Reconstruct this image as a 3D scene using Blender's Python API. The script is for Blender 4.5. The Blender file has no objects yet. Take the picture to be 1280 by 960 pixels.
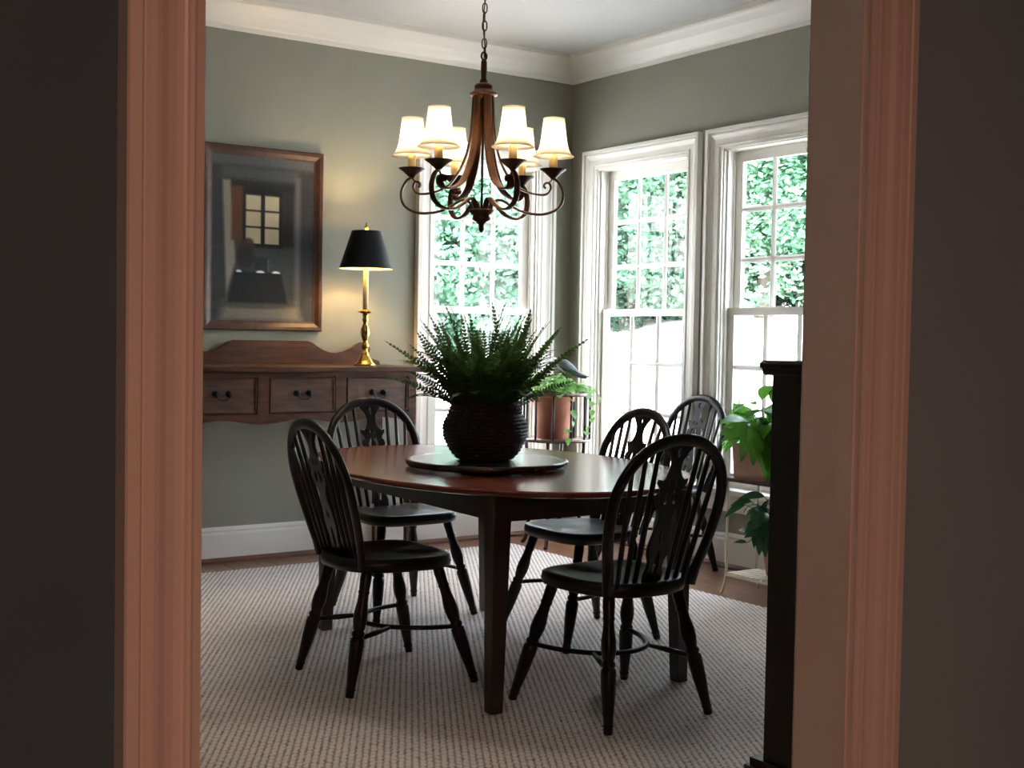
import bpy, bmesh, math, random
import numpy as np
from mathutils import Vector, Matrix, Euler
PI = math.pi
R = math.radians
SC = bpy.context.scene
COL = SC.collection

# ------------------------------------------------------------------ camera, world, sun, exposure
cam_d = bpy.data.cameras.new('camera')
cam = bpy.data.objects.new('camera', cam_d)
COL.objects.link(cam)
yaw, pitch, roll = R(34.626), R(2.134), R(0.988)
cam_d.sensor_width = 36.0
cam_d.lens = 1571.8 / 1280.0 * 36.0
cam_d.clip_start = 0.05
cam_d.clip_end = 300
fw = Vector((math.sin(yaw) * math.cos(pitch), math.cos(yaw) * math.cos(pitch), -math.sin(pitch)))
rt = Vector((math.cos(yaw), -math.sin(yaw), 0))
up = rt.cross(fw)
rt2 = math.cos(roll) * rt + math.sin(roll) * up
up2 = -math.sin(roll) * rt + math.cos(roll) * up
M = Matrix((rt2, up2, -fw)).transposed().to_4x4()
M.translation = Vector((0, 0, 1.22))
cam.matrix_world = M
SC.camera = cam

w = bpy.data.worlds.new('sky')
SC.world = w
w.use_nodes = True
nt = w.node_tree
sky = nt.nodes.new('ShaderNodeTexSky')
sky.sky_type = 'NISHITA'
sky.sun_disc = False
sky.sun_elevation = R(52)
sky.sun_rotation = R(246)
sky.dust_density = 4.0
sky.air_density = 1.0
hs = nt.nodes.new('ShaderNodeHueSaturation'); hs.inputs['Saturation'].default_value = .45
nt.links.new(sky.outputs[0], hs.inputs['Color']); nt.links.new(hs.outputs[0], nt.nodes['Background'].inputs[0])
nt.nodes['Background'].inputs[1].default_value = 1.2

sun_d = bpy.data.lights.new('sun', 'SUN')
sun_d.energy = 2.3
sun_d.angle = R(3)
sun_d.color = (1.0, 0.98, 0.95)
sun = bpy.data.objects.new('sun', sun_d)
COL.objects.link(sun)
sun.rotation_euler = Vector((0.78, 0.34, -1.0)).to_track_quat('-Z', 'Y').to_euler()

SC.view_settings.view_transform = 'Standard'
SC.view_settings.look = 'None'
SC.view_settings.exposure = 1.92
SC.view_settings.gamma = 1
SC.view_settings.use_curve_mapping = False
SC.cycles.max_bounces = 10
SC.cycles.diffuse_bounces = 6
SC.cycles.transparent_max_bounces = 24
SC.cycles.caustics_reflective = False
SC.cycles.caustics_refractive = False
SC.cycles.sample_clamp_indirect = 6
SC.cycles.use_denoising = True

# warm lamp on the hall ceiling, behind the camera
hl = bpy.data.lights.new('hall_light', 'AREA')
hl.shape = 'DISK'
hl.size = 0.35
hl.energy = 11.0
hl.color = (1.0, 0.435, 0.285)
hlo = bpy.data.objects.new('hall_light', hl)
COL.objects.link(hlo)
hlo.location = (-0.15, -1.2, 2.45)

# ------------------------------------------------------------------ helpers
rng = random.Random(7)

class MB:
    def __init__(s):
        s.v = []; s.f = []; s.sm = []
    def add(s, vs, fs, smooth=False, mat=None):
        o = len(s.v)
        for p in vs:
            p = Vector(p)
            s.v.append(mat @ p if mat else p)
        for f in fs:
            s.f.append([i + o for i in f]); s.sm.append(smooth)
        return s
    def box(s, a, b, mat=None):
        x0, y0, z0 = a; x1, y1, z1 = b
        vs = [(x0,y0,z0),(x1,y0,z0),(x1,y1,z0),(x0,y1,z0),(x0,y0,z1),(x1,y0,z1),(x1,y1,z1),(x0,y1,z1)]
        fs = [(0,3,2,1),(4,5,6,7),(0,1,5,4),(1,2,6,5),(2,3,7,6),(3,0,4,7)]
        return s.add(vs, fs, False, mat)
    def prism(s, poly, fn0, fn1, smooth=False):
        n = len(poly)
        vs = [fn0(*p) for p in poly] + [fn1(*p) for p in poly]
        fs = [(i, (i+1) % n, n + (i+1) % n, n + i) for i in range(n)]
        fs += [tuple(range(n))[::-1], tuple(range(n, 2*n))]
        return s.add(vs, fs, smooth)
    def lathe(s, prof, n=24, mat=None, smooth=True, cap=True, wob=None):
        vs = []; fs = []
        for k, (r, z) in enumerate(prof):
            for i in range(n):
                a = 2*PI*i/n
                rr = r + (wob(a, z) if wob else 0)
                vs.append((rr*math.cos(a), rr*math.sin(a), z))
        for k in range(len(prof)-1):
            for i in range(n):
                j = (i+1) % n
                fs.append((k*n+i, k*n+j, (k+1)*n+j, (k+1)*n+i))
        if cap:
            fs.append(tuple(range(n))[::-1])
            fs.append(tuple(range((len(prof)-1)*n, len(prof)*n)))
        return s.add(vs, fs, smooth, mat)
    def turned(s, p0, p1, prof, n=12):
        """turned spindle from p0 to p1; prof = [(t, radius)]"""
        p0 = Vector(p0); p1 = Vector(p1); d = p1 - p0; L = d.length
        q = d.to_track_quat('Z', 'Y').to_matrix().to_4x4(); q.translation = p0
        return s.lathe([(r, t*L) for t, r in prof], n, q)
    def tube(s, pts, rad, n=8, closed=False, flat=None, smooth=True, ref=None):
        """tube along pts; rad number or list; flat=(a,b) oval section with a along ref"""
        pts = [Vector(p) for p in pts]; m = len(pts)
        vs = []; fs = []; prev = None
        for k, p in enumerate(pts):
            if closed: t = pts[(k+1) % m] - pts[k-1]
            else: t = pts[min(k+1, m-1)] - pts[max(k-1, 0)]
            t.normalize()
            if ref is not None: x = Vector(ref)
            elif prev is None: x = Vector((0,0,1)) if abs(t.z) < .9 else Vector((1,0,0))
            else: x = prev
            x = x - t*x.dot(t)
            if x.length < 1e-6: x = t.orthogonal()
            x.normalize(); prev = x; y = t.cross(x)
            r = rad[k] if isinstance(rad, (list, tuple)) else rad
            ra, rb = (r*flat[0], r*flat[1]) if flat else (r, r)
            for i in range(n):
                a = 2*PI*i/n
                vs.append(p + x*(ra*math.cos(a)) + y*(rb*math.sin(a)))
        for k in range(m if closed else m-1):
            kk = (k+1) % m
            for i in range(n):
                j = (i+1) % n
                fs.append((k*n+i, k*n+j, kk*n+j, kk*n+i))
        if not closed:
            fs.append(tuple(range(n))[::-1]); fs.append(tuple(range((m-1)*n, m*n)))
        return s.add(vs, fs, smooth)
    def mesh(s, name, mat, recalc=True, bevel=0.0):
        me = bpy.data.meshes.new(name)
        bm = bmesh.new()
        bv = [bm.verts.new(p) for p in s.v]
        for f, sm in zip(s.f, s.sm):
            try:
                fc = bm.faces.new([bv[i] for i in f]); fc.smooth = sm
            except ValueError:
                pass
        if recalc: bmesh.ops.recalc_face_normals(bm, faces=bm.faces[:])
        if bevel:
            bmesh.ops.bevel(bm, geom=bm.edges[:], offset=bevel, segments=2, affect='EDGES', profile=.5, clamp_overlap=True)
        bm.to_mesh(me); bm.free()
        if mat:
            for m_ in (mat if isinstance(mat, (list, tuple)) else [mat]): me.materials.append(m_)
        return me
    def build(s, name, mat, parent=None, recalc=True, bevel=0.0):
        return link(name, s.mesh(name, mat, recalc, bevel), parent)

def link(name, me, parent=None):
    o = bpy.data.objects.new(name, me)
    COL.objects.link(o)
    if parent: o.parent = parent
    return o
def tag(o, label=None, cat=None, group=None, kind=None):
    if label: o['label'] = label
    if cat: o['category'] = cat
    if group: o['group'] = group
    if kind: o['kind'] = kind
    return o
def empty(name, loc=(0,0,0), rz=0.0, label=None, cat=None, group=None, kind=None):
    o = bpy.data.objects.new(name, None)
    o.empty_display_size = .1
    COL.objects.link(o)
    o.location = loc; o.rotation_euler = (0, 0, rz)
    return tag(o, label, cat, group, kind)
def copy_tree(o, parent=None):
    c = o.copy(); COL.objects.link(c)
    if parent: c.parent = parent
    for ch in list(o.children): copy_tree(ch, c)
    return c
def catmull(P, n=6, closed=False):
    P = [Vector(p) for p in P]; out = []; m = len(P)
    for i in range(m if closed else m-1):
        if closed: a, b, c, d = P[i-1], P[i], P[(i+1) % m], P[(i+2) % m]
        else: a, b, c, d = P[max(i-1,0)], P[i], P[i+1], P[min(i+2,m-1)]
        for k in range(n):
            t = k/n
            out.append(0.5*((2*b) + (c-a)*t + (2*a-5*b+4*c-d)*t*t + (3*b-a-3*c+d)*t**3))
    if not closed: out.append(P[-1])
    return out

# ------------------------------------------------------------------ materials
def mat_base(name, col, rough=.5, metal=0.0, spec=.5, **kw):
    m = bpy.data.materials.new(name); m.use_nodes = True
    b = m.node_tree.nodes['Principled BSDF']
    b.inputs['Base Color'].default_value = (*col, 1)
    b.inputs['Roughness'].default_value = rough
    b.inputs['Metallic'].default_value = metal
    b.inputs['Specular IOR Level'].default_value = spec
    for k, v in kw.items(): b.inputs[k.replace('_', ' ')].default_value = v
    return m
def noise_mat(name, c1, c2, scale=8, rough=.6, metal=0.0, stretch=(1,1,1), bump=0.0, bscale=None, spec=.5, detail=4, coat=0.0, rough2=None):
    m = mat_base(name, c1, rough, metal, spec)
    n = m.node_tree.nodes; l = m.node_tree.links; b = n['Principled BSDF']
    tc = n.new('ShaderNodeTexCoord'); mp = n.new('ShaderNodeMapping')
    mp.inputs['Scale'].default_value = stretch
    l.new(tc.outputs['Object'], mp.inputs['Vector'])
    nz = n.new('ShaderNodeTexNoise'); nz.inputs['Scale'].default_value = scale; nz.inputs['Detail'].default_value = detail
    l.new(mp.outputs[0], nz.inputs['Vector'])
    cr = n.new('ShaderNodeValToRGB')
    cr.color_ramp.elements[0].position = .32; cr.color_ramp.elements[1].position = .68
    cr.color_ramp.elements[0].color = (*c1, 1); cr.color_ramp.elements[1].color = (*c2, 1)
    l.new(nz.outputs[0], cr.inputs[0]); l.new(cr.outputs[0], b.inputs['Base Color'])
    if bump:
        nb = n.new('ShaderNodeTexNoise'); nb.inputs['Scale'].default_value = bscale or scale*3; nb.inputs['Detail'].default_value = 3
        l.new(mp.outputs[0], nb.inputs['Vector'])
        bp = n.new('ShaderNodeBump'); bp.inputs['Strength'].default_value = bump; bp.inputs['Distance'].default_value = .01
        l.new(nb.outputs[0], bp.inputs['Height']); l.new(bp.outputs[0], b.inputs['Normal'])
    if coat:
        b.inputs['Coat Weight'].default_value = coat; b.inputs['Coat Roughness'].default_value = .15
    return m
def leaf_mat(name, c1, c2, trans=.4, rough=.4, scale=30):
    m = noise_mat(name, c1, c2, scale, rough)
    n = m.node_tree.nodes; l = m.node_tree.links; b = n['Principled BSDF']
    out = n['Material Output']
    tr = n.new('ShaderNodeBsdfTranslucent')
    cr = [x for x in n if x.bl_idname == 'ShaderNodeValToRGB'][0]
    l.new(cr.outputs[0], tr.inputs[0])
    mx = n.new('ShaderNodeMixShader'); mx.inputs[0].default_value = trans
    l.new(b.outputs[0], mx.inputs[1]); l.new(tr.outputs[0], mx.inputs[2]); l.new(mx.outputs[0], out.inputs[0])
    return m

PAINT_SAGE = noise_mat('sage_paint', (.250,.252,.202), (.266,.268,.216), 3, .75, bump=.05, bscale=220)
HALL_LEFT_DARK = noise_mat('hall_left_darker', (.058,.125,.165), (.066,.138,.180), 3, .75)  # darker tone for the hall face left of the doorway opening
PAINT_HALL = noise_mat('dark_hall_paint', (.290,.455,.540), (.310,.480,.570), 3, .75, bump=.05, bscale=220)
TRIM = noise_mat('white_trim_paint', (.76,.735,.68), (.78,.755,.70), 5, .38)
CEIL = noise_mat('ceiling_paint', (.56,.56,.545), (.58,.58,.565), 3, .85, bump=.03, bscale=160)
OAK = noise_mat('floor_oak', (.19,.085,.045), (.32,.155,.085), 7, .32, stretch=(9,1,1), coat=.3)
SHOE = noise_mat('shoe_moulding_oak', (.13,.055,.035), (.20,.09,.055), 7, .4, stretch=(1,1,1))
CHAIR_WOOD = noise_mat('black_brown_wood', (.006,.0042,.0038), (.013,.0085,.007), 10, .30, stretch=(1,1,.25), spec=.35)
SEAT_WOOD = noise_mat('black_brown_seat_wood', (.007,.006,.006), (.013,.010,.009), 10, .36, stretch=(1,.2,1), spec=.4)
MAHOG = noise_mat('mahogany', (.120,.022,.014), (.200,.042,.026), 5, .22, stretch=(5,.7,5), coat=.4)
MAHOG_D = noise_mat('dark_mahogany', (.020,.0075,.005), (.040,.015,.010), 6, .35, stretch=(3,3,.5))
SUSAN = noise_mat('dark_turntable_wood', (.022,.010,.007), (.045,.020,.013), 6, .25, stretch=(4,.8,4), coat=.25)
HUNT = noise_mat('antique_pine', (.038,.014,.007), (.098,.036,.015), 6, .5, stretch=(.8,4,7), spec=.3)
HUNT_DRAWER = noise_mat('antique_drawer_wood', (.040,.015,.008), (.110,.044,.020), 9, .5, stretch=(.8,4,6))
CHEST = noise_mat('black_walnut', (.016,.010,.009), (.030,.018,.015), 6, .45, stretch=(3,3,.6))
FRAME_WOOD = noise_mat('frame_wood', (.036,.012,.006), (.075,.026,.010), 9, .5, stretch=(3,3,3))
BRONZE = noise_mat('brushed_bronze', (.070,.026,.013), (.115,.045,.022), 14, .42, .55, spec=.5)
BRONZE_D = noise_mat('dark_bronze', (.045,.022,.014), (.09,.042,.024), 14, .45, .6)
IRON = mat_base('dark_iron', (.02,.02,.022), .45, .7)
BRASS = noise_mat('brass', (.55,.33,.08), (.68,.44,.13), 14, .22, .95)
SHADE_BLK = mat_base('black_shade_paper', (.004,.005,.008), .45, 0, .22)
SHADE_GOLD = mat_base('gold_shade_lining', (.75,.60,.32), .45, .2)
CANDLE = mat_base('candle_sleeve', (.84,.68,.36), .5)
PLASTER_POT = noise_mat('terracotta', (.27,.095,.055), (.40,.155,.095), 9, .75, bump=.15)
TERRA_D = noise_mat('weathered_terracotta', (.30,.16,.115), (.42,.235,.175), 9, .8, bump=.2)
STANDW = noise_mat('glossy_stand_wood', (.10,.050,.035), (.16,.085,.06), 8, .22, coat=.5)
SOIL = noise_mat('potting_soil', (.018,.012,.008), (.04,.027,.018), 40, .95, bump=.8, bscale=60)
BASKET = noise_mat('dark_woven_basket', (.010,.009,.010), (.026,.022,.023), 60, .5, stretch=(1,1,.4), bump=.8, bscale=110)
CREAM_MET = mat_base('cream_metal', (.62,.55,.42), .5, .1)
BIRD = noise_mat('weathered_bird', (.045,.06,.062), (.12,.145,.145), 14, .6)
BIRD_HEAD = mat_base('pale_bird_head', (.55,.56,.54), .6)
FERN = leaf_mat('fern_green', (.035,.085,.020), (.09,.18,.045), .45, .5)
POTHOS = leaf_mat('pothos_green', (.11,.28,.07), (.30,.50,.16), .5, .35, 18)
LILY = leaf_mat('lily_green', (.060,.21,.022), (.13,.34,.045), .5, .28, 12)
DARKLEAF = leaf_mat('dark_leaf_green', (.020,.075,.034), (.045,.13,.06), .25, .25, 14)
STEM = mat_base('green_stem', (.07,.15,.04), .5)
TREE_A = leaf_mat('tree_leaf_green', (.060,.165,.095), (.125,.28,.175), .38, .45, 1.2)
TREE_B = leaf_mat('tree_leaf_pale', (.105,.225,.145), (.20,.35,.235), .40, .45, 1.2)
TREE_C = leaf_mat('tree_leaf_deep', (.045,.12,.075), (.09,.195,.125), .35, .5, 1.2)
BARK = noise_mat('bark', (.07,.055,.045), (.14,.115,.095), 10, .9, stretch=(1,1,.2), bump=.5)
PAVING = noise_mat('pale_gravel', (.64,.64,.64), (.76,.76,.76), 3, .9, bump=.3, bscale=30)
BULB = mat_base('bulb_glow', (1,.9,.7), .5)
_b = BULB.node_tree.nodes['Principled BSDF']
_b.inputs['Emission Color'].default_value = (1, .78, .48, 1); _b.inputs['Emission Strength'].default_value = 12

def shade_fabric():
    m = bpy.data.materials.new('lit_fabric_shade'); m.use_nodes = True
    n = m.node_tree.nodes; l = m.node_tree.links
    b = n['Principled BSDF']; b.inputs['Base Color'].default_value = (.92,.88,.80,1); b.inputs['Roughness'].default_value = .8
    tr = n.new('ShaderNodeBsdfTranslucent'); tr.inputs[0].default_value = (.96,.91,.82,1)
    mx = n.new('ShaderNodeMixShader'); mx.inputs[0].default_value = .62
    l.new(b.outputs[0], mx.inputs[1]); l.new(tr.outputs[0], mx.inputs[2]); l.new(mx.outputs[0], n['Material Output'].inputs[0])
    return m
SHADE_CLOTH = shade_fabric()
def glass_mat():
    m = bpy.data.materials.new('window_glass'); m.use_nodes = True
    n = m.node_tree.nodes; l = m.node_tree.links
    n.remove(n['Principled BSDF'])
    t = n.new('ShaderNodeBsdfTransparent'); t.inputs[0].default_value = (.97,.985,.98,1)
    g = n.new('ShaderNodeBsdfGlossy'); g.inputs['Roughness'].default_value = .02
    lw = n.new('ShaderNodeLayerWeight'); lw.inputs[0].default_value = .5
    pw_ = n.new('ShaderNodeMath'); pw_.operation = 'POWER'; pw_.inputs[1].default_value = 5
    f = n.new('ShaderNodeMath'); f.operation = 'MULTIPLY_ADD'; f.inputs[1].default_value = .9; f.inputs[2].default_value = .03
    l.new(lw.outputs['Facing'], pw_.inputs[0]); l.new(pw_.outputs[0], f.inputs[0])
    mx = n.new('ShaderNodeMixShader')
    l.new(f.outputs[0], mx.inputs[0]); l.new(t.outputs[0], mx.inputs[1]); l.new(g.outputs[0], mx.inputs[2])
    l.new(mx.outputs[0], n['Material Output'].inputs[0])
    return m
GLASS = glass_mat()
def rug_mat():
    m = mat_base('looped_wool', (.4,.36,.32), .95, 0, .1)
    n = m.node_tree.nodes; l = m.node_tree.links; b = n['Principled BSDF']
    at = n.new('ShaderNodeAttribute'); at.attribute_name = 'pile'
    cr = n.new('ShaderNodeValToRGB')
    cr.color_ramp.elements[0].position = 0.05; cr.color_ramp.elements[1].position = .70
    cr.color_ramp.elements[0].color = (.15,.13,.12,1); cr.color_ramp.elements[1].color = (.85,.77,.72,1)
    tc = n.new('ShaderNodeTexCoord'); nz = n.new('ShaderNodeTexNoise'); nz.inputs['Scale'].default_value = 90
    l.new(tc.outputs['Object'], nz.inputs['Vector'])
    mm = n.new('ShaderNodeMath'); mm.operation = 'MULTIPLY_ADD'; mm.inputs[1].default_value = .5; mm.inputs[2].default_value = -.25
    l.new(nz.outputs[0], mm.inputs[0])
    ad = n.new('ShaderNodeMath'); ad.operation = 'ADD'
    l.new(at.outputs['Fac'], ad.inputs[0]); l.new(mm.outputs[0], ad.inputs[1])
    l.new(ad.outputs[0], cr.inputs[0]); l.new(cr.outputs[0], b.inputs['Base Color'])
    return m
RUG = rug_mat()

# ------------------------------------------------------------------ room shell
XL, XR, YF, YB, ZC = 0.10, 4.793, 1.365, 6.32, 2.95
YH = 1.265                       # hall-side face of the doorway wall
DX0, DX1, DZ = 0.480, 1.498, 2.16   # doorway opening

def wall_boxes(mb, a0, a1, z0, z1, holes, fn):
    """boxes of a wall running a0..a1 with holes (b0,b1,h0,h1); fn maps (a,z) ranges to a box"""
    cuts = sorted(holes)
    x = a0
    for b0, b1, h0, h1 in cuts:
        if b0 > x: mb.box(*fn(x, b0, z0, z1))
        if h0 > z0: mb.box(*fn(b0, b1, z0, h0))
        if h1 < z1: mb.box(*fn(b0, b1, h1, z1))
        x = b1
    if a1 > x: mb.box(*fn(x, a1, z0, z1))

SILL, HEAD = .40, 2.255
W = {1: (3.777, 4.545), 2: (5.245, 6.065), 3: (4.155, 4.975)}
T = .112
mb = MB(); wall_boxes(mb, XL - T, XR + T, -.1, ZC, [(W[1][0], W[1][1], SILL, HEAD)], lambda a, b, c, d: ((a, YB, c), (b, YB + T, d)))
tag(mb.build('wall_back', PAINT_SAGE), 'sage green back wall behind the sideboard', kind='structure')
mb = MB(); wall_boxes(mb, YF, YB, -.1, ZC, [(*W[3], SILL, HEAD), (*W[2], SILL, HEAD)], lambda a, b, c, d: ((XR, a, c), (XR + T, b, d)))
tag(mb.build('wall_right', PAINT_SAGE), 'sage green wall with two tall windows side by side', kind='structure')
mb = MB(); mb.box((XL - T, YF, -.1), (XL, YB, ZC))
tag(mb.build('wall_left', PAINT_SAGE), 'sage green wall facing the side windows', kind='structure')
# doorway wall: hall paint on one face, sage on the other
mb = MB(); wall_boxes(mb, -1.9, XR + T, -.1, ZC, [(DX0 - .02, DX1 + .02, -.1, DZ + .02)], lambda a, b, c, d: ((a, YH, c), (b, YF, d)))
fw_o = mb.build('wall_front', [PAINT_SAGE, PAINT_HALL, HALL_LEFT_DARK])
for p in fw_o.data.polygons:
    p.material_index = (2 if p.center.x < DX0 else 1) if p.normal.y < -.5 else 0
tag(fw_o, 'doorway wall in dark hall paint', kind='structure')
mb = MB()
mb.box((-1.9 - T, -3.4 - T, -.1), (-1.9, YF, ZC)); tag(mb.build('wall_hall_left', PAINT_HALL), 'dark hall wall', kind='structure')
mb = MB(); mb.box((3.0, -3.4 - T, -.1), (3.0 + T, YH, ZC)); tag(mb.build('wall_hall_right', PAINT_HALL), 'dark hall side wall', kind='structure')
mb = MB(); mb.box((-1.9, -3.4 - T, -.1), (3.0, -3.4, ZC)); tag(mb.build('wall_hall_back', PAINT_HALL), 'dark hall end wall', kind='structure')
mb = MB(); mb.box((XL - T - .05, YF - .05, ZC), (XR + T + .35, YB + T + .35, ZC + .25))
tag(mb.build('ceiling', CEIL), 'white dining room ceiling', kind='structure')
mb = MB(); mb.box((-1.9 - T, -3.4 - T, ZC), (3.0 + T + 2, YF - .05, ZC + .25))
tag(mb.build('ceiling_hall', CEIL), 'white hall ceiling', kind='structure')

# floor: sub floor slab with single boards as parts
mb = MB(); mb.box((-1.9 - T, -3.4 - T, -.14), (XR + T, YB + T, -.022))
floor = tag(mb.build('floor', SHOE), 'oak strip floor around the rug', kind='structure')
PW = .0826
r2 = random.Random(3)
plank_protos = []
for k, L in enumerate((.9, 1.25, 1.6, .45)):
    m_ = MB(); m_.box((-PW/2 + .0006, -L/2 + .0006, -.022), (PW/2 - .0006, L/2 - .0006, 0)).build
    plank_protos.append((L, m_.mesh('plank', OAK, bevel=.0012)))
x = XL + PW/2
while x < XR:
    y = YB
    first = True
    while y > YF + .02:
        L, me = plank_protos[r2.randrange(4)]
        if x + PW/2 > 4.12 or y > 5.9:      # boards that the rug leaves uncovered
            if y - L < YF: L, me = plank_protos[3]
            if y - L < YF - .03: break
            o = link('plank', me, floor); o.location = (x, y - L/2, r2.uniform(-.0007, 0))
            if r2.random() < .5: o.rotation_euler = (0, 0, PI)
        y -= L
    x += PW
mb = MB(); mb.box((XL, YF, -.022), (4.12 - .001, 5.0, -.002))
sf = mb.build('subfloor', OAK, floor)

# crown moulding: profile (out from wall, z)
CR = [(0, 2.80), (.012, 2.80), (.016, 2.822), (.026, 2.830), (.040, 2.850), (.066, 2.880), (.098, 2.905), (.112, 2.918), (.128, 2.924), (.132, 2.95), (0, 2.95)]
def run_moulding(name, prof, corners, inward, mat, n, parent=None, label=None):
    """closed rectangle of mitred runs; returns objects"""
    out = []
    for i in range(4):
        if i not in n: continue
        a = corners[i]; b = corners[(i+1) % 4]
        ia = inward[i]
        def f0(d, z, a=a, i=i): return (a[0] + d*inward[i][0], a[1] + d*inward[i][1], z)
        def f1(d, z, b=b, i=i): return (b[0] + d*inward[(i+1) % 4][0], b[1] + d*inward[(i+1) % 4][1], z)
        m_ = MB(); m_.prism(prof, f0, f1)
        out.append(m_.build(name[i], mat, parent))
    return out
CORN = [(XL, YF), (XL, YB), (XR, YB), (XR, YF)]
INW = [(1, 1), (1, -1), (-1, -1), (-1, 1)]
for o, lb in zip(run_moulding({0:'trim_1',1:'trim_2',2:'trim_3',3:'trim_4'}, CR, CORN, INW, TRIM, (0,1,2,3)),
                 ('white crown moulding of the left wall', 'white crown moulding above the sideboard wall', 'white crown moulding above the two windows', 'white crown moulding above the doorway')):
    tag(o, lb, kind='structure')
BP = [(0, 0.02), (.016, .02), (.016, .150), (.012, .163), (.014, .172), (.008, .188), (0, .190)]
SP = [(.0, 0), (.034, 0), (.032, .014), (.024, .024), (.017, .028), (.0, .028)]
bbs = run_moulding({0:'baseboard_left',1:'baseboard_back',2:'baseboard_right'}, BP, CORN, INW, TRIM, (0,1,2))
shs = run_moulding({0:'shoe_moulding',1:'shoe_moulding',2:'shoe_moulding'}, SP, CORN, INW, SHOE, (0,1,2))
for o, s_, lb in zip(bbs, shs, ('white baseboard of the left wall', 'white baseboard under the sideboard', 'white baseboard under the side windows')):
    tag(o, lb, kind='structure'); s_.parent = o
mb = MB(); mb.box((DX1 + .1, YF, 0), (XR - .02, YF + .016, .19)); tag(mb.build('baseboard_front', TRIM), 'white baseboard beside the doorway', kind='structure')

# doorway
door = empty('door_1', ((DX0 + DX1)/2, YH, 0), 0, 'cased doorway opening between hall and dining room', kind='structure')
hw = (DX1 - DX0)/2
mb = MB(); mb.box((-hw - .02, -.001, 0), (-hw, .101, DZ)); mb.build('jamb', TRIM, door)
mb = MB(); mb.box((hw, -.001, 0), (hw + .02, .101, DZ)); mb.build('jamb', TRIM, door)
mb = MB(); mb.box((-hw - .02, -.001, DZ), (hw + .02, .101, DZ + .02)); mb.build('jamb', TRIM, door)
CP = [(.004,0), (.004,.012), (.013,.013), (.0145,.018), (.018,.020), (.0215,.018), (.023,.013), (.026,.012), (.034,.0125), (.044,.016), (.052,.0215), (.058,.0235), (.064,.0235), (.068,.020), (.072,.0195), (.0735,.031), (.076,.033), (.088,.033), (.090,.030), (.090,0)]
def casing_set(parent, x0, x1, z0, z1, prof, mat, sgn=-1, y=0.0, legs_to=0.0, name='casing'):
    # left leg, right leg, head; v is depth toward sgn
    m_ = MB(); m_.prism(prof, lambda u, v: (x0 - u, y + sgn*v, z0), lambda u, v: (x0 - u, y + sgn*v, z1 + u)); m_.build(name, mat, parent)
    m_ = MB(); m_.prism(prof, lambda u, v: (x1 + u, y + sgn*v, z0), lambda u, v: (x1 + u, y + sgn*v, z1 + u)); m_.build(name, mat, parent)
    m_ = MB(); m_.prism(prof, lambda u, v: (x0 - u, y + sgn*v, z1 + u), lambda u, v: (x1 + u, y + sgn*v, z1 + u)); m_.build(name, mat, parent)
casing_set(door, -hw, hw, 0, DZ, CP, TRIM, -1)
CP2 = [(u, v*.6) for u, v in CP]
casing_set(door, -hw, hw, 0, DZ, CP2, TRIM, 1, .10)

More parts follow.
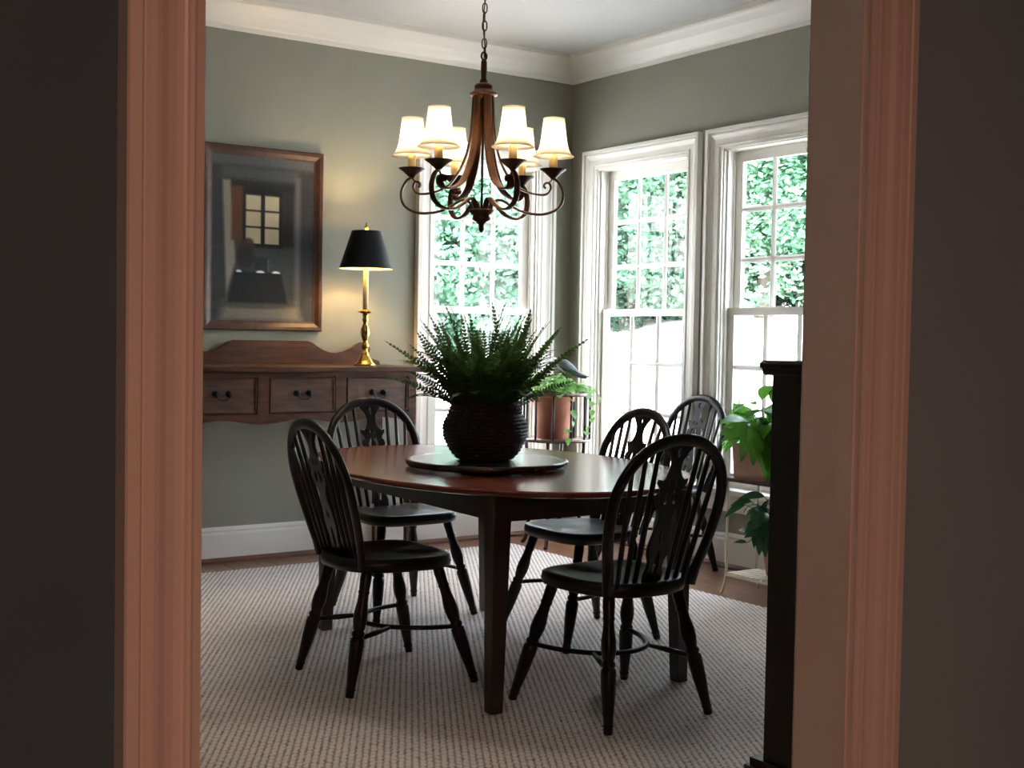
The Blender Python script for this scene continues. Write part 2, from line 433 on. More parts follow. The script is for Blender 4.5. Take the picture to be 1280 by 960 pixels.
# windows (local x along the wall, y outward, z up)
WCP = [(-.004,0), (-.004,.014), (.010,.015), (.014,.020), (.020,.020), (.023,.015), (.050,.016), (.062,.020), (.072,.026), (.080,.026), (.083,.022), (.087,.036), (.106,.036), (.108,.033), (.108,0)]
def make_window(num, loc, rz, width, label):
    win = empty('window_%d' % num, loc, rz, label, kind='structure')
    h = width/2; z0 = SILL; z1 = HEAD
    casing_set(win, -h, h, z0, z1, WCP, TRIM, -1)
    m_ = MB()
    m_.box((-h - .135, -.065, z0 - .001), (h + .135, .03, z0 + .030)); m_.build('stool', TRIM, win, bevel=.006)
    m_ = MB(); m_.box((-h - .105, -.020, z0 - .095), (h + .105, 0, z0 - .001)); m_.build('apron', TRIM, win, bevel=.004)
    for a in (-1, 1):
        m_ = MB(); m_.box((a*h, 0, z0), (a*(h - .012), T, z1))
        m_.box((a*(h - .012), .018, z0), (a*(h - .024), .037, z1)); m_.box((a*(h - .012), .068, z0), (a*(h - .022), .074, z1)); m_.build('jamb', TRIM, win)
    m_ = MB(); m_.box((-h + .012, 0, z1 - .014), (h - .012, T, z1)); m_.build('jamb', TRIM, win)
    m_ = MB(); m_.box((-h + .012, .03, z0 - .02), (h - .012, T + .06, z0 + .022)); m_.build('sill', TRIM, win, bevel=.003)
    hi = h - .014
    def sash(name, d0, d1, za, zb, rb, rt_, lock):
        st = .056
        m_ = MB()
        m_.box((-hi, d0, za), (-hi + st, d1, zb)); m_.box((hi - st, d0, za), (hi, d1, zb))
        m_.box((-hi + st, d0, za), (hi - st, d1, za + rb)); m_.box((-hi + st, d0, zb - rt_), (hi - st, d1, zb))
        so = m_.build(name, TRIM, win)
        gx0, gx1, gz0, gz1 = -hi + st, hi - st, za + rb, zb - rt_
        mw = .031
        cw = (gx1 - gx0 - 2*mw)/3; chh = (gz1 - gz0 - 2*mw)/3
        dm = (d0 + d1)/2
        mp = [(-.5*mw, d0 + .012), (-.004, d0 + .002), (.004, d0 + .002), (.5*mw, d0 + .012), (.5*mw, d1 - .012), (.004, d1), (-.004, d1), (-.5*mw, d1 - .012)]
        for k in (1, 2):
            cx = gx0 + k*cw + (k - .5)*mw
            m_ = MB(); m_.prism(mp, lambda u, v: (cx + u, v, gz0), lambda u, v: (cx + u, v, gz1)); m_.build('muntin', TRIM, so)
            cz = gz0 + k*chh + (k - .5)*mw
            m_ = MB(); m_.prism(mp, lambda u, v: (gx0, v + .0006, cz + u), lambda u, v: (gx1, v + .0006, cz + u)); m_.build('muntin', TRIM, so)
        m_ = MB(); m_.box((-cw/2 - .004, -.0015, -chh/2 - .004), (cw/2 + .004, .0015, chh/2 + .004))
        pm = m_.mesh('pane', GLASS)
        for i in range(3):
            for j in range(3):
                o = link('pane', pm, so)
                o.location = (gx0 + cw/2 + i*(cw + mw), dm + .007, gz0 + chh/2 + j*(chh + mw))
        if lock:
            m_ = MB(); m_.box((-.028, d0 - .002, zb), (.028, d0 + .024, zb + .006))
            m_.tube([(0, d0 + .010, zb + .006), (.006, d0 + .006, zb + .016), (.030, d0 - .004, zb + .019)], .006, 8)
            m_.build('sash_lock', TRIM, so)
    sash('sash', .082, .108, 1.360, z1 - .014, .040, .058, False)
    sash('sash', .040, .066, z0 + .024, 1.398, .082, .040, True)
    return win
make_window(1, ((W[1][0] + W[1][1])/2, YB, 0), 0, W[1][1] - W[1][0], 'white nine-over-nine sash window in the sideboard wall')
make_window(2, (XR, (W[2][0] + W[2][1])/2, 0), -PI/2, W[2][1] - W[2][0], 'white nine-over-nine sash window nearest the room corner')
make_window(3, (XR, (W[3][0] + W[3][1])/2, 0), -PI/2, W[3][1] - W[3][0], 'white nine-over-nine sash window behind the square planter')

# ------------------------------------------------------------------ outside
def terrain(x, y):
    r = math.hypot(x - 1.0, y - 1.0)
    t = min(1, max(0, (r - 9.0)/7.0)); t = t*t*(3 - 2*t)
    az = math.atan2(x, y)
    top = 1.55 + .75*min(1, max(-1, (az - R(42))/R(12)))*.5
    return -.5 + (top + .5)*t + .05*math.sin(x*1.3)*math.cos(y*1.1)*t
m_ = MB(); N = 70; vs = []; fs = []
for i in range(N + 1):
    for j in range(N + 1):
        x = -25 + 70*i/N; y = -25 + 70*j/N
        vs.append((x, y, terrain(x, y)))
for i in range(N):
    for j in range(N):
        fs.append((i*(N+1)+j, (i+1)*(N+1)+j, (i+1)*(N+1)+j+1, i*(N+1)+j+1))
m_.add(vs, fs, True)
tag(m_.build('ground', PAVING), 'pale sunlit ground outside rising to the trees', kind='structure')

def foliage_mesh(name, seed, rx, rz, nleaf, leaf, mat, zc=0.0, blobs=16):
    g = np.random.default_rng(seed)
    cs = g.normal(size=(blobs, 3)); cs /= np.linalg.norm(cs, axis=1)[:, None]
    cs *= (g.uniform(.35, .85, (blobs, 1)))
    rad = g.uniform(.28, .45, blobs)
    which = g.integers(0, blobs, nleaf)
    d = g.normal(size=(nleaf, 3)); d /= np.linalg.norm(d, axis=1)[:, None]
    p = cs[which] + d*(rad[which]*g.uniform(.55, 1.0, nleaf)**.5)[:, None]
    p *= np.array([rx, rx, rz]); p[:, 2] += zc
    # leaf frames: tilted with a lean outward and down
    nrm = d + g.normal(size=(nleaf, 3))*.7 + np.array([0, 0, .5]); nrm /= np.linalg.norm(nrm, axis=1)[:, None]
    a = np.cross(nrm, g.normal(size=(nleaf, 3))); a /= np.linalg.norm(a, axis=1)[:, None]
    b = np.cross(nrm, a)
    L = (leaf*g.uniform(.7, 1.3, nleaf))[:, None]
    v = np.stack([p - a*L*.5, p + b*L*.28, p + a*L*.5 - nrm*L*.12, p - b*L*.28], 1).reshape(-1, 3)
    me = bpy.data.meshes.new(name)
    me.vertices.add(len(v)); me.vertices.foreach_set('co', v.ravel())
    me.loops.add(4*nleaf); me.loops.foreach_set('vertex_index', np.arange(4*nleaf))
    me.polygons.add(nleaf); me.polygons.foreach_set('loop_start', np.arange(0, 4*nleaf, 4)); me.polygons.foreach_set('loop_total', np.full(nleaf, 4))
    me.update(); me.validate()
    me.materials.append(mat)
    return me
fols = [foliage_mesh('foliage', 11, 2.1, 2.3, 24000, .105, TREE_A, 2.4, 26), foliage_mesh('foliage', 12, 2.0, 2.4, 24000, .10, TREE_B, 2.5, 26),
        foliage_mesh('foliage', 13, 2.4, 2.2, 24000, .115, TREE_C, 2.2, 26), foliage_mesh('foliage', 14, 2.2, 2.4, 24000, .10, TREE_A, 2.5, 26)]
def trunk_mesh(seed, h):
    g = random.Random(seed); m_ = MB()
    pts = [(0, 0, -.3), (.03, .02, .5), (-.05, .06, 1.4), (.04, -.05, h)]
    m_.tube(catmull(pts, 4), [.17 - .0085*i for i in range(13)], 10)
    for k in range(6):
        a = g.uniform(0, 2*PI); z = g.uniform(1.3, h*.9)
        m_.tube(catmull([(0, 0, z), (.5*math.cos(a), .5*math.sin(a), z + .4), (1.3*math.cos(a), 1.3*math.sin(a), z + g.uniform(.7, 1.4))], 3), [.07 - .008*i for i in range(7)], 6)
    return m_.mesh('trunk', BARK)
trks = [trunk_mesh(s, 3.6) for s in (1, 2, 3, 4)]
TREES = [ # azimuth from +Y (deg), distance, variant, scale, rotation
 (22, 18.5, 2, 1.15, .3), (28.0, 17.0, 0, 1.0, 1.2), (32.2, 19.0, 3, 1.1, 2.0), (35.0, 16.5, 2, .95, 4.1), (39.2, 17.5, 2, .98, 5.0),
 (42.5, 17.0, 1, .92, .9), (46.0, 16.5, 1, .95, 2.6), (50.0, 16.0, 0, .95, 3.5), (55, 17, 3, 1.1, 1.1),
 (26, 23, 2, 1.5, 1.0), (34, 23.5, 2, 1.5, 2.2), (41, 22.5, 2, 1.45, 3.1), (48, 22.5, 2, 1.4, 4.4), (54, 23, 2, 1.5, 5.5), (18, 21, 0, 1.3, .5), (61, 19, 2, 1.2, .2)]
for az, d, k, s, rz in TREES:
    x, y = d*math.sin(R(az)), d*math.cos(R(az))
    back = az < 37
    if d > 20: lb, gp = 'tall deep green tree of the far row beyond the windows', 'trees of the far row'
    elif back: lb, gp = 'leafy green tree on the bank seen through the back wall window', 'trees beyond the back wall window'
    else: lb, gp = 'bright leafy tree on the bank seen through the side windows', 'trees beyond the side windows'
    t = empty('tree', (x, y, terrain(x, y)), rz, lb, 'tree', gp)
    t.scale = (s, s, s*.76)
    link('trunk', trks[k], t)
    tag(link('foliage', fols[k], t), kind='stuff')
bush = foliage_mesh('foliage', 31, 1.25, .75, 9000, .095, TREE_C, .62, 18)
bst = MB()
for k in range(5): bst.tube(catmull([(0, 0, -.1), (.25*math.cos(k*1.3), .25*math.sin(k*1.3), .4), (.6*math.cos(k*1.3), .6*math.sin(k*1.3), .9)], 3), .02, 6)
bst = bst.mesh('stem', BARK)
for az, d, s, back in ((29.0, 16.2, .95, 1), (33.0, 16.0, 1.0, 1), (36.6, 16.4, .9, 1), (39.6, 16.6, .9, 0), (43.2, 16.9, .85, 0), (47.3, 17.0, .7, 0), (51.5, 16.8, .8, 0), (25, 16.2, 1.1, 1)):
    x, y = d*math.sin(R(az)), d*math.cos(R(az))
    t = empty('bush', (x, y, terrain(x, y)), az, 'low muted green bush at the top of the pale bank beyond the ' + ('back wall window' if back else 'side windows'), 'bush', 'bushes beyond the ' + ('back wall window' if back else 'side windows'))
    t.scale = (s, s, s)
    link('stem', bst, t); tag(link('foliage', bush, t), kind='stuff')
shf = foliage_mesh('foliage', 21, .20, .48, 420, .07, TREE_B, .50, 9)
tm = MB(); tm.tube(catmull([(0,0,-.05), (.01,.01,.4), (0,.02,.8)], 3), .012, 6); tm = tm.mesh('stem', BARK)
for az, d, h, lb in ((45.0, 9.3, 1.62, 'small pale green sapling outside the window behind the square planter'),
                     (47.7, 10.2, 1.95, 'taller pale green sapling outside beside the dark chest')):
    x, y = d*math.sin(R(az)), d*math.cos(R(az))
    t = empty('sapling', (x, y, terrain(x, y)), az, lb, 'sapling'); t.scale = (1, 1, h)
    link('stem', tm, t); tag(link('foliage', shf, t), kind='stuff')

# ------------------------------------------------------------------ rug
def make_rug(x0, x1, y0, y1):
    st = .0062
    nx = int((x1 - x0)/st); ny = int((y1 - y0)/st)
    X, Y = np.meshgrid(np.linspace(x0, x1, nx), np.linspace(y0, y1, ny), indexing='ij')
    a = R(60); ca, sa = math.cos(a), math.sin(a)
    u = X*sa - Y*ca; v = X*ca + Y*sa
    g = np.random.default_rng(5)
    P = .0205
    row = np.floor(u/P)
    rib = np.abs(np.sin(PI*u/P))
    cross = np.abs(np.sin(PI*(v/.030 + .5*(row % 2))))
    h = rib**.7*(.40 + .60*cross**.6)
    h = np.clip(h + g.normal(size=h.shape)*.10, 0, 1)
    Z = .003 + .005*h
    edge = (np.arange(nx)[:, None] < 1) | (np.arange(nx)[:, None] >= nx - 1) | (np.arange(ny)[None, :] < 1) | (np.arange(ny)[None, :] >= ny - 1)
    Z = np.where(edge, .001, Z)
    co = np.stack([X, Y, Z], -1).reshape(-1, 3)
    idx = np.arange(nx*ny).reshape(nx, ny)
    q = np.stack([idx[:-1, :-1], idx[1:, :-1], idx[1:, 1:], idx[:-1, 1:]], -1).reshape(-1)
    nf = len(q)//4
    me = bpy.data.meshes.new('rug')
    me.vertices.add(len(co)); me.vertices.foreach_set('co', co.ravel())
    me.loops.add(len(q)); me.loops.foreach_set('vertex_index', q)
    me.polygons.add(nf); me.polygons.foreach_set('loop_start', np.arange(0, 4*nf, 4)); me.polygons.foreach_set('loop_total', np.full(nf, 4))
    me.polygons.foreach_set('use_smooth', np.ones(nf, bool))
    at = me.attributes.new('pile', 'FLOAT', 'POINT'); at.data.foreach_set('value', h.reshape(-1).astype(np.float32))
    me.update()
    me.materials.append(RUG)
    return tag(link('rug', me), 'large greyish beige looped wool rug under the dining table', 'rug')
make_rug(.95, 4.21, 1.95, 6.06)
RZ = .007                        # what stands on the rug

# ------------------------------------------------------------------ dining table
TX, TY = 2.660, 3.975
table = empty('dining_table', (TX, TY, RZ), R(-2), 'oval mahogany dining table with square tapered legs on the rug', 'table')
def superell(a, b, n, N=96):
    out = []
    for i in range(N):
        t = 2*PI*i/N; c, s = math.cos(t), math.sin(t)
        out.append((a*math.copysign(abs(c)**(2/n), c), b*math.copysign(abs(s)**(2/n), s)))
    return out
def slab(mb, a, b, n, layers, N=96, ymin=None, ymax=None):
    """stack of rings (inset, z)"""
    vs = []; fs = []
    for ins, z in layers:
        vs += [(x, y, z) for x, y in superell(a - ins, b - ins, n, N)]
    for k in range(len(layers) - 1):
        fs += [(k*N + i, k*N + (i+1) % N, (k+1)*N + (i+1) % N, (k+1)*N + i) for i in range(N)]
    fs += [tuple(range(N))[::-1], tuple(range((len(layers)-1)*N, len(layers)*N))]
    return mb.add(vs, fs)
TA, TB, TN = .625, .890, 2.2
m_ = MB(); slab(m_, TA, TB, TN, [(.016, .704), (.004, .708), (0, .714), (.001, .722), (.006, .727), (.011, .7275)])
top = m_.build('tabletop', MAHOG, table)
LX, LY = .364, .634
m_ = MB()
for sx in (-1, 1): m_.box((sx*(LX + .012), -LY, .615), (sx*(LX - .012), LY, .704))
for sy in (-1, 1): m_.box((-LX, sy*(LY + .012), .615), (LX, sy*(LY - .012), .704))
m_.build('apron', MAHOG_D, table)
m_ = MB()
hA, hB = .068, .045
for sx in (-1, 1):
    for sy in (-1, 1):
        m_ = MB()
        # taper on the two inner faces only
        for z0, z1, a, b in ((0, .704, hB, hA),):
            P = []
            for z_, q in ((z0, a), (z1, b)):
                P += [(0, 0, z_), (-sx*q, 0, z_), (-sx*q, -sy*q, z_), (0, -sy*q, z_)]
            m_.add(P, [(0,3,2,1),(4,5,6,7),(0,1,5,4),(1,2,6,5),(2,3,7,6),(3,0,4,7)])
        o = m_.build('leg', MAHOG_D, table, bevel=.003); o.location = (sx*(LX + .046), sy*(LY + .046), 0)

# turntable and fern
SXY = (2.575, 3.885)
zt = RZ + .7275
ls = empty('turntable', (*SXY, zt), 0, 'round dark wooden lazy susan on the dining table under the fern', 'turntable')
m_ = MB(); m_.lathe([(.09, 0), (.10, .003), (.10, .008)], 32); m_.build('swivel_base', MAHOG_D, ls)
m_ = MB(); m_.lathe([(.02, .008), (.285, .008), (.297, .010), (.301, .014), (.302, .027), (.299, .031), (.291, .0325), (.282, .031), (.27, .0305), (.02, .0305)], 72); m_.build('disc', SUSAN, ls)
zs = zt + .031
fern = empty('potted_fern', (2.562, 3.880, zs), 0, 'bushy dark green fern in a round woven basket pot on the lazy susan', 'plant')
m_ = MB()
prof = [(.088, 0), (.100, .003)]
for k in range(61):
    t = k/60; z = .006 + .196*t
    base = [(0,.104),(.10,.122),(.25,.142),(.42,.155),(.55,.158),(.70,.152),(.82,.140),(.92,.130),(1,.128)]
    for (t0, r0), (t1, r1) in zip(base, base[1:]):
        if t0 <= t <= t1: r = r0 + (r1 - r0)*(t - t0)/(t1 - t0); break
    prof.append((r + .0030*math.sin(2*PI*t*15), z))
prof += [(.132, .204), (.134, .210), (.130, .216), (.120, .214), (.116, .196)]
m_.lathe(prof, 72, wob=lambda a, z: .0022*math.sin(36*a + 60*z) + .0015*math.sin(5*a))
m_.build('basket_pot', BASKET, fern)
m_ = MB(); m_.lathe([(.005, .188), (.06, .192), (.117, .186), (.117, .180)], 24); m_.build('soil', SOIL, fern)
def frond_mesh(L, bend, seed, nl=24, wmax=.030):
    """one fern frond rising from the origin, bending toward +x"""
    g = random.Random(seed); m_ = MB()
    pts = []; x = z = 0.0
    S = nl
    for i in range(S + 1):
        t = i/S
        ang = bend[0] + (bend[1] - bend[0])*t**1.4
        pts.append(Vector((x, .006*math.sin(3*t + seed), z)))
        x += math.sin(ang)*L/S; z += math.cos(ang)*L/S
    m_.tube(pts[::2], [.0022*(1 - .7*i/(S//2)) for i in range(S//2 + 1)], 4)
    for i in range(3, S):
        t = i/S
        w_ = wmax*(math.sin(PI*min(1, t*1.02))**.55)*(1 - .35*t)*g.uniform(.8, 1.15)
        tg = (pts[i+1] - pts[i-1]).normalized()
        nrm = Vector((0, 1, 0)).cross(tg).normalized()
        for sgn in (-1, 1):
            side = Vector((0, sgn, 0))
            d = (side + tg*.35 - nrm*g.uniform(-.15, .35)).normalized()
            b = tg*(L/S*.50)
            p = pts[i]
            m_.add([p - b*.7, p + d*w_*.5 - b*.8 , p + d*w_, p + d*w_*.55 + b*.8, p + b*.7], [(0,1,2,3,4)])
    return m_.mesh('frond', FERN, recalc=False)
def upright(L, s): return frond_mesh(L, (R(2), R(16)), s, 26, .024)
fr_up = [frond_mesh(.34, (R(3), R(22)), 1, 26, .026), frond_mesh(.31, (R(4), R(34)), 2, 24, .028), frond_mesh(.36, (R(6), R(28)), 5, 26, .022)]
fr_mid = [frond_mesh(.27, (R(10), R(62)), 3, 22, .030), frond_mesh(.30, (R(12), R(80)), 4, 24, .028), frond_mesh(.24, (R(8), R(50)), 6, 20, .034)]
fr_low = [frond_mesh(.24, (R(40), R(120)), 7, 20, .030), frond_mesh(.22, (R(50), R(105)), 8, 20, .028)]
g = random.Random(17)
def add_frond(me, az, r0, tilt, s=1.0, roll_=0.0, z=.185):
    o = link('frond', me, fern)
    o.matrix_local = Matrix.Translation((r0*math.cos(az), r0*math.sin(az), z)) @ Matrix.Rotation(az, 4, 'Z') @ Matrix.Rotation(tilt, 4, 'Y') @ Matrix.Rotation(roll_, 4, 'Z') @ Matrix.Scale(s, 4)
for i in range(95):
    add_frond(fr_up[i % 3], g.uniform(0, 2*PI), .095*math.sqrt(g.random()), g.uniform(0, .38), g.uniform(.72, 1.14), g.uniform(-.8, .8))
for i in range(100):
    add_frond(fr_mid[i % 3], g.uniform(0, 2*PI), g.uniform(.04, .105), g.uniform(.0, .42), g.uniform(.75, 1.15), g.uniform(-1.0, 1.0))
for i in range(34):
    add_frond(fr_low[i % 2], 2*PI*i/34 + g.uniform(-.15, .15), .11, g.uniform(-.15, .2), g.uniform(.7, 1.0), 0, .195)
# long spikes that stand clear of the mass in the photograph; azimuth measured from the lens side
vx = math.atan2(-math.sin(yaw), math.cos(yaw))       # world angle of screen right
for da, tilt, s, k in ((PI, .52, 1.02, 0), (PI, .62, .90, 2), (PI - .3, .30, 1.05, 0), (PI + .2, .18, .98, 2), (.1, .50, 1.10, 0), (0, .60, .98, 2),
                       (.3, .42, 1.05, 2), (.2, .10, 1.05, 0), (-.2, .2, 1.0, 2), (PI/2, .06, 1.08, 0), (PI - .2, .42, .95, 2), (-.3, .72, .85, 0), (PI + .1, .85, .85, 1), (PI/2, .0, 1.25, 0), (.9, .10, 1.2, 2), (2.4, .12, 1.22, 0), (2.0, .05, 1.12, 2), (0, .16, 1.16, 0), (PI, .72, 1.15, 0), (0, .70, 1.2, 0), (PI+.2, 1.0, 1.0, 1), (.1, 1.05, .9, 1)):
    add_frond(fr_up[k], vx + da, .08, tilt, s, g.choice((-1.2, -.7, .7, 1.2)))

# ------------------------------------------------------------------ hoop-back chairs
LEAN = R(16)
def lean_pt(x, u, dy=0.0):
    """point on the leaning plane of the chair back; u runs up the plane from the seat"""
    return Vector((x, -.165 - u*math.sin(LEAN) + dy*math.cos(LEAN), .440 + u*math.cos(LEAN)))
HB, HM, HU, HT = .172, .222, .27, .485
def hoop_half():
    pts = []
    for i in range(8):
        t = i/8; pts.append((HB + (HM - HB)*math.sin(t*PI/2)**1.0, t*HU))
    for i in range(13):
        a = i/12*PI/2; pts.append((HM*math.cos(a)**.92 if i < 12 else 0.0, HU + (HT - HU)*math.sin(a)))
    return pts
def hoop_u(x):
    h = hoop_half()
    for (xa, ua), (xb, ub) in zip(h, h[1:]):
        if ua >= HU - .001 and xb <= x <= xa: return ua + (ub - ua)*(xa - x)/(xa - xb + 1e-9)
    return HT
def splat_mesh():
    cu = bpy.data.curves.new('splat', 'CURVE'); cu.dimensions = '2D'; cu.fill_mode = 'BOTH'; cu.extrude = .0055; cu.bevel_depth = .0012; cu.bevel_resolution = 1
    half = [(.034,0),(.036,.03),(.028,.055),(.030,.075),(.040,.095),(.043,.125),(.036,.16),(.026,.20),(.024,.225),(.032,.245),(.047,.262),(.055,.285),(.050,.300),(.040,.305),(.044,.318),(.056,.332),(.058,.346),(.044,.343),(.031,.352),(.020,.372),(.017,.392),(.022,.412),(.034,.430),(.047,.444),(.056,.462)]
    out = half + [(-x, y) for x, y in reversed(half)]
    holes = [[(.010,.440),(.008,.424),(0,.414),(-.008,.424),(-.010,.440),(0,.452)],
             [(.006,.345),(.009,.322),(.019,.338),(.013,.352)], [(-.006,.345),(-.013,.352),(-.019,.338),(-.009,.322)],
             [(.005,.300),(.008,.270),(.020,.262),(.030,.280),(.022,.300),(.012,.312)], [(-.005,.300),(-.012,.312),(-.022,.300),(-.030,.280),(-.020,.262),(-.008,.270)],
             [(.006,.03),(.012,.06),(.007,.10),(0,.115),(-.007,.10),(-.012,.06),(-.006,.03)],
             [(.012,.150),(.007,.185),(.001,.150),(.006,.128)], [(-.012,.150),(-.006,.128),(-.001,.150),(-.007,.185)]]
    for ring in [out] + holes:
        sp = cu.splines.new('POLY'); sp.points.add(len(ring) - 1); sp.use_cyclic_u = True
        for p, (x, y) in zip(sp.points, ring): p.co = (x, y, 0, 1)
    o = bpy.data.objects.new('tmp', cu); COL.objects.link(o)
    dg = bpy.context.evaluated_depsgraph_get(); dg.update()
    me = bpy.data.meshes.new_from_object(o.evaluated_get(dg)); me.name = 'splat'
    bpy.data.objects.remove(o); bpy.data.curves.remove(cu)
    # stand it on the leaning plane
    sc = HT/.474
    for v in me.vertices:
        x, u, d = v.co
        v.co = lean_pt(x, u*sc, d)
    me.materials.clear(); me.materials.append(CHAIR_WOOD)
    return me
LEGP = [(t_, r_*1.2) for t_, r_ in ((0,.0105),(.015,.0125),(.055,.0125),(.062,.0150),(.075,.0125),(.10,.0130),(.30,.0190),(.42,.0205),(.455,.0200),(.465,.0150),(.48,.0185),(.50,.0185),(.515,.0140),(.53,.0165),(.60,.0205),(.66,.0200),(.74,.0155),(.80,.0145),(.815,.0170),(.83,.0150),(.92,.0165),(1,.0150))]
def make_chair():
    root = empty('hoop_back_chair')
    # seat
    m_ = MB(); N = 48; ring = []
    for i in range(N):
        t = 2*PI*i/N; c, s = math.cos(t), math.sin(t)
        n = 3.4 if s > 0 else 2.5
        y = .212*math.copysign(abs(s)**(2/n), s); x = (.212 + .016*y/.212)*math.copysign(abs(c)**(2/n), c)
        ring.append((x, y))
    lay = [(.92, .402), (.985, .408), (1.0, .424), (.985, .444), (.93, .4485), (.86, .4465), (.72, .440), (.5, .4365), (.25, .4365)]
    vs = []; fs = []
    for s_, z in lay:
        vs += [(x*s_, y*s_, z + (.006 if (s_ < .9 and s_ > .3 and y*s_ > .08 and abs(x*s_) < .05 and z > .43) else 0)) for x, y in ring]
    K = len(lay)
    for k in range(K - 1): fs += [(k*N+i, k*N+(i+1) % N, (k+1)*N+(i+1) % N, (k+1)*N+i) for i in range(N)]
    fs += [tuple(range(N))[::-1], tuple(range((K-1)*N, K*N))]
    m_.add(vs, fs, True); m_.build('seat', SEAT_WOOD, root)
    # hoop
    h = hoop_half(); pts = [lean_pt(-x, u) for x, u in h] + [lean_pt(x, u) for x, u in reversed(h[:-1])]
    pts[0].z -= .02; pts[-1].z -= .02
    m_ = MB(); m_.tube(pts, .0135, 12, flat=(.95, 1.5), ref=(0, math.cos(LEAN), math.sin(LEAN))); m_.build('back_hoop', CHAIR_WOOD, root)
    for sx in (-1, 1):
        for xb, xt in ((.066, .085), (.102, .132), (.136, .176)):
            a = lean_pt(sx*xb, -.012); b = lean_pt(sx*xt, hoop_u(xt))
            m_ = MB(); m_.turned(a, b, [(0,.0080),(.3,.0100),(.6,.0095),(1,.0068)], 8); m_.build('spindle', CHAIR_WOOD, root)
    sm = splat_mesh(); link('splat', sm, root)
    legs = {}
    for nm, top_, foot in (('fl', (-.160,.130,.415), (-.243,.245,0)), ('fr', (.160,.130,.415), (.243,.245,0)), ('rl', (-.140,-.130,.415), (-.210,-.225,0)), ('rr', (.140,-.130,.415), (.210,-.225,0))):
        m_ = MB(); m_.turned(foot, top_, LEGP, 14); m_.build('leg', CHAIR_WOOD, root); legs[nm] = (Vector(foot), Vector(top_))
    def on(nm, z): f, t = legs[nm]; return f + (t - f)*(z/.415)
    a, b = on('fl', .196), on('fr', .196)
    bow = [a, (-.175, .07, .197), (-.10, -.035, .198), (0, -.07, .198), (.10, -.035, .198), (.175, .07, .197), b]
    m_ = MB(); m_.tube(catmull(bow, 6), .0105, 8, flat=(.8, 1.15), ref=(0, 0, 1)); m_.build('crinoline_stretcher', CHAIR_WOOD, root)
    for sx, nm in ((-1, 'rl'), (1, 'rr')):
        e = on(nm, .185)
        m_ = MB(); m_.turned((sx*.112, -.020, .197), e, [(0,.007),(.5,.010),(1,.007)], 8); m_.build('stretcher_strut', CHAIR_WOOD, root)
    return root
chair = make_chair()
CH = [((2.630, 3.180, RZ), R(0), 'dark hoop-back chair nearest the doorway, seen from behind at the table end'),
      ((2.158, 3.918, RZ), R(-91.5), 'dark hoop-back chair on the sideboard side of the table, seen side-on from behind'),
      ((2.735, 4.815, RZ), R(180), 'dark hoop-back chair at the far table end in front of the sideboard'),
      ((3.165, 4.045, RZ), R(87), 'dark hoop-back chair on the window side of the table, pierced splat backlit'),
      ((4.438, 5.035, 0), R(90), 'spare hoop-back chair standing against the wall between the side windows')]
for i, (loc, rz, lb) in enumerate(CH):
    o = chair if i == 0 else copy_tree(chair)
    o.location = loc; o.rotation_euler = (0, 0, rz)
    tag(o, lb, 'chair', 'hoop-back dining chairs')

# ------------------------------------------------------------------ chandelier
CX, CY = 2.578, 3.953
chd = empty('chandelier', (CX, CY, ZC), 0, 'six-arm bronze chandelier with lit cream shades above the table', 'chandelier')
def cz(z): return z - ZC
m_ = MB(); m_.lathe([(.008, cz(2.895)), (.03, cz(2.90)), (.055, cz(2.925)), (.062, cz(2.945)), (.062, cz(2.95))], 24); m_.build('ceiling_canopy', BRONZE_D, chd)
lk = MB()
ring = [(.0085*math.cos(2*PI*i/16), 0, .019*math.copysign(abs(math.sin(2*PI*i/16))**.75, math.sin(2*PI*i/16))) for i in range(16)]
lk.tube(ring, .0024, 6, closed=True); lkm = lk.mesh('chain_link', BRONZE_D)
z = 2.276; i = 0
while z < 2.90:
    o = link('chain_link', lkm, chd); o.location = (0, 0, cz(z)); o.rotation_euler = (0, 0, R(60) + (PI/2 if i % 2 else 0)); z += .0325; i += 1
m_ = MB(); m_.tube(catmull([(.004*math.sin(k*1.3), .004*math.cos(k*1.7), cz(2.17 + k*.06)) for k in range(13)], 3), .0026, 6); m_.build('cord', IRON, chd)
m_ = MB(); m_.lathe([(.012, cz(2.160)), (.016, cz(2.168)), (.010, cz(2.180)), (.012, cz(2.215)), (.011, cz(2.240)), (.007, cz(2.252))], 16)
m_.tube([(.012*math.cos(a), 0, cz(2.262) + .014*math.sin(a)) for a in [2*PI*k/14 for k in range(14)]], .004, 6, closed=True); m_.build('hanging_loop', BRONZE, chd)
m_ = MB(); m_.lathe([(.030, cz(2.112)), (.052, cz(2.116)), (.054, cz(2.121)), (.047, cz(2.128)), (.036, cz(2.134)), (.034, cz(2.142)), (.035, cz(2.150)), (.030, cz(2.158)), (.012, cz(2.164))], 28); m_.build('collar', BRONZE, chd)
m_ = MB(); m_.tube([(0, 0, cz(2.12)), (0, 0, cz(1.69))], .0045, 8); m_.build('rod', BRONZE_D, chd)
m_ = MB(); m_.lathe([(.046, cz(1.694)), (.048, cz(1.688)), (.040, cz(1.678)), (.030, cz(1.672)), (.034, cz(1.662)), (.033, cz(1.655)), (.020, cz(1.648)), (.012, cz(1.640)), (.010, cz(1.630)), (.011, cz(1.622)), (.006, cz(1.612)), (.002, cz(1.608))][::-1], 24); m_.build('hub', BRONZE_D, chd)
def arm_part(path, wdt, thk, name, parent, mat, n=6):
    pts = catmull([(r, 0, cz(z)) for r, z in path], n)
    mm = MB(); mm.tube(pts, 1.0, 8, flat=(wdt/2, thk/2), ref=(0, 1, 0)); return mm.mesh(name, mat)
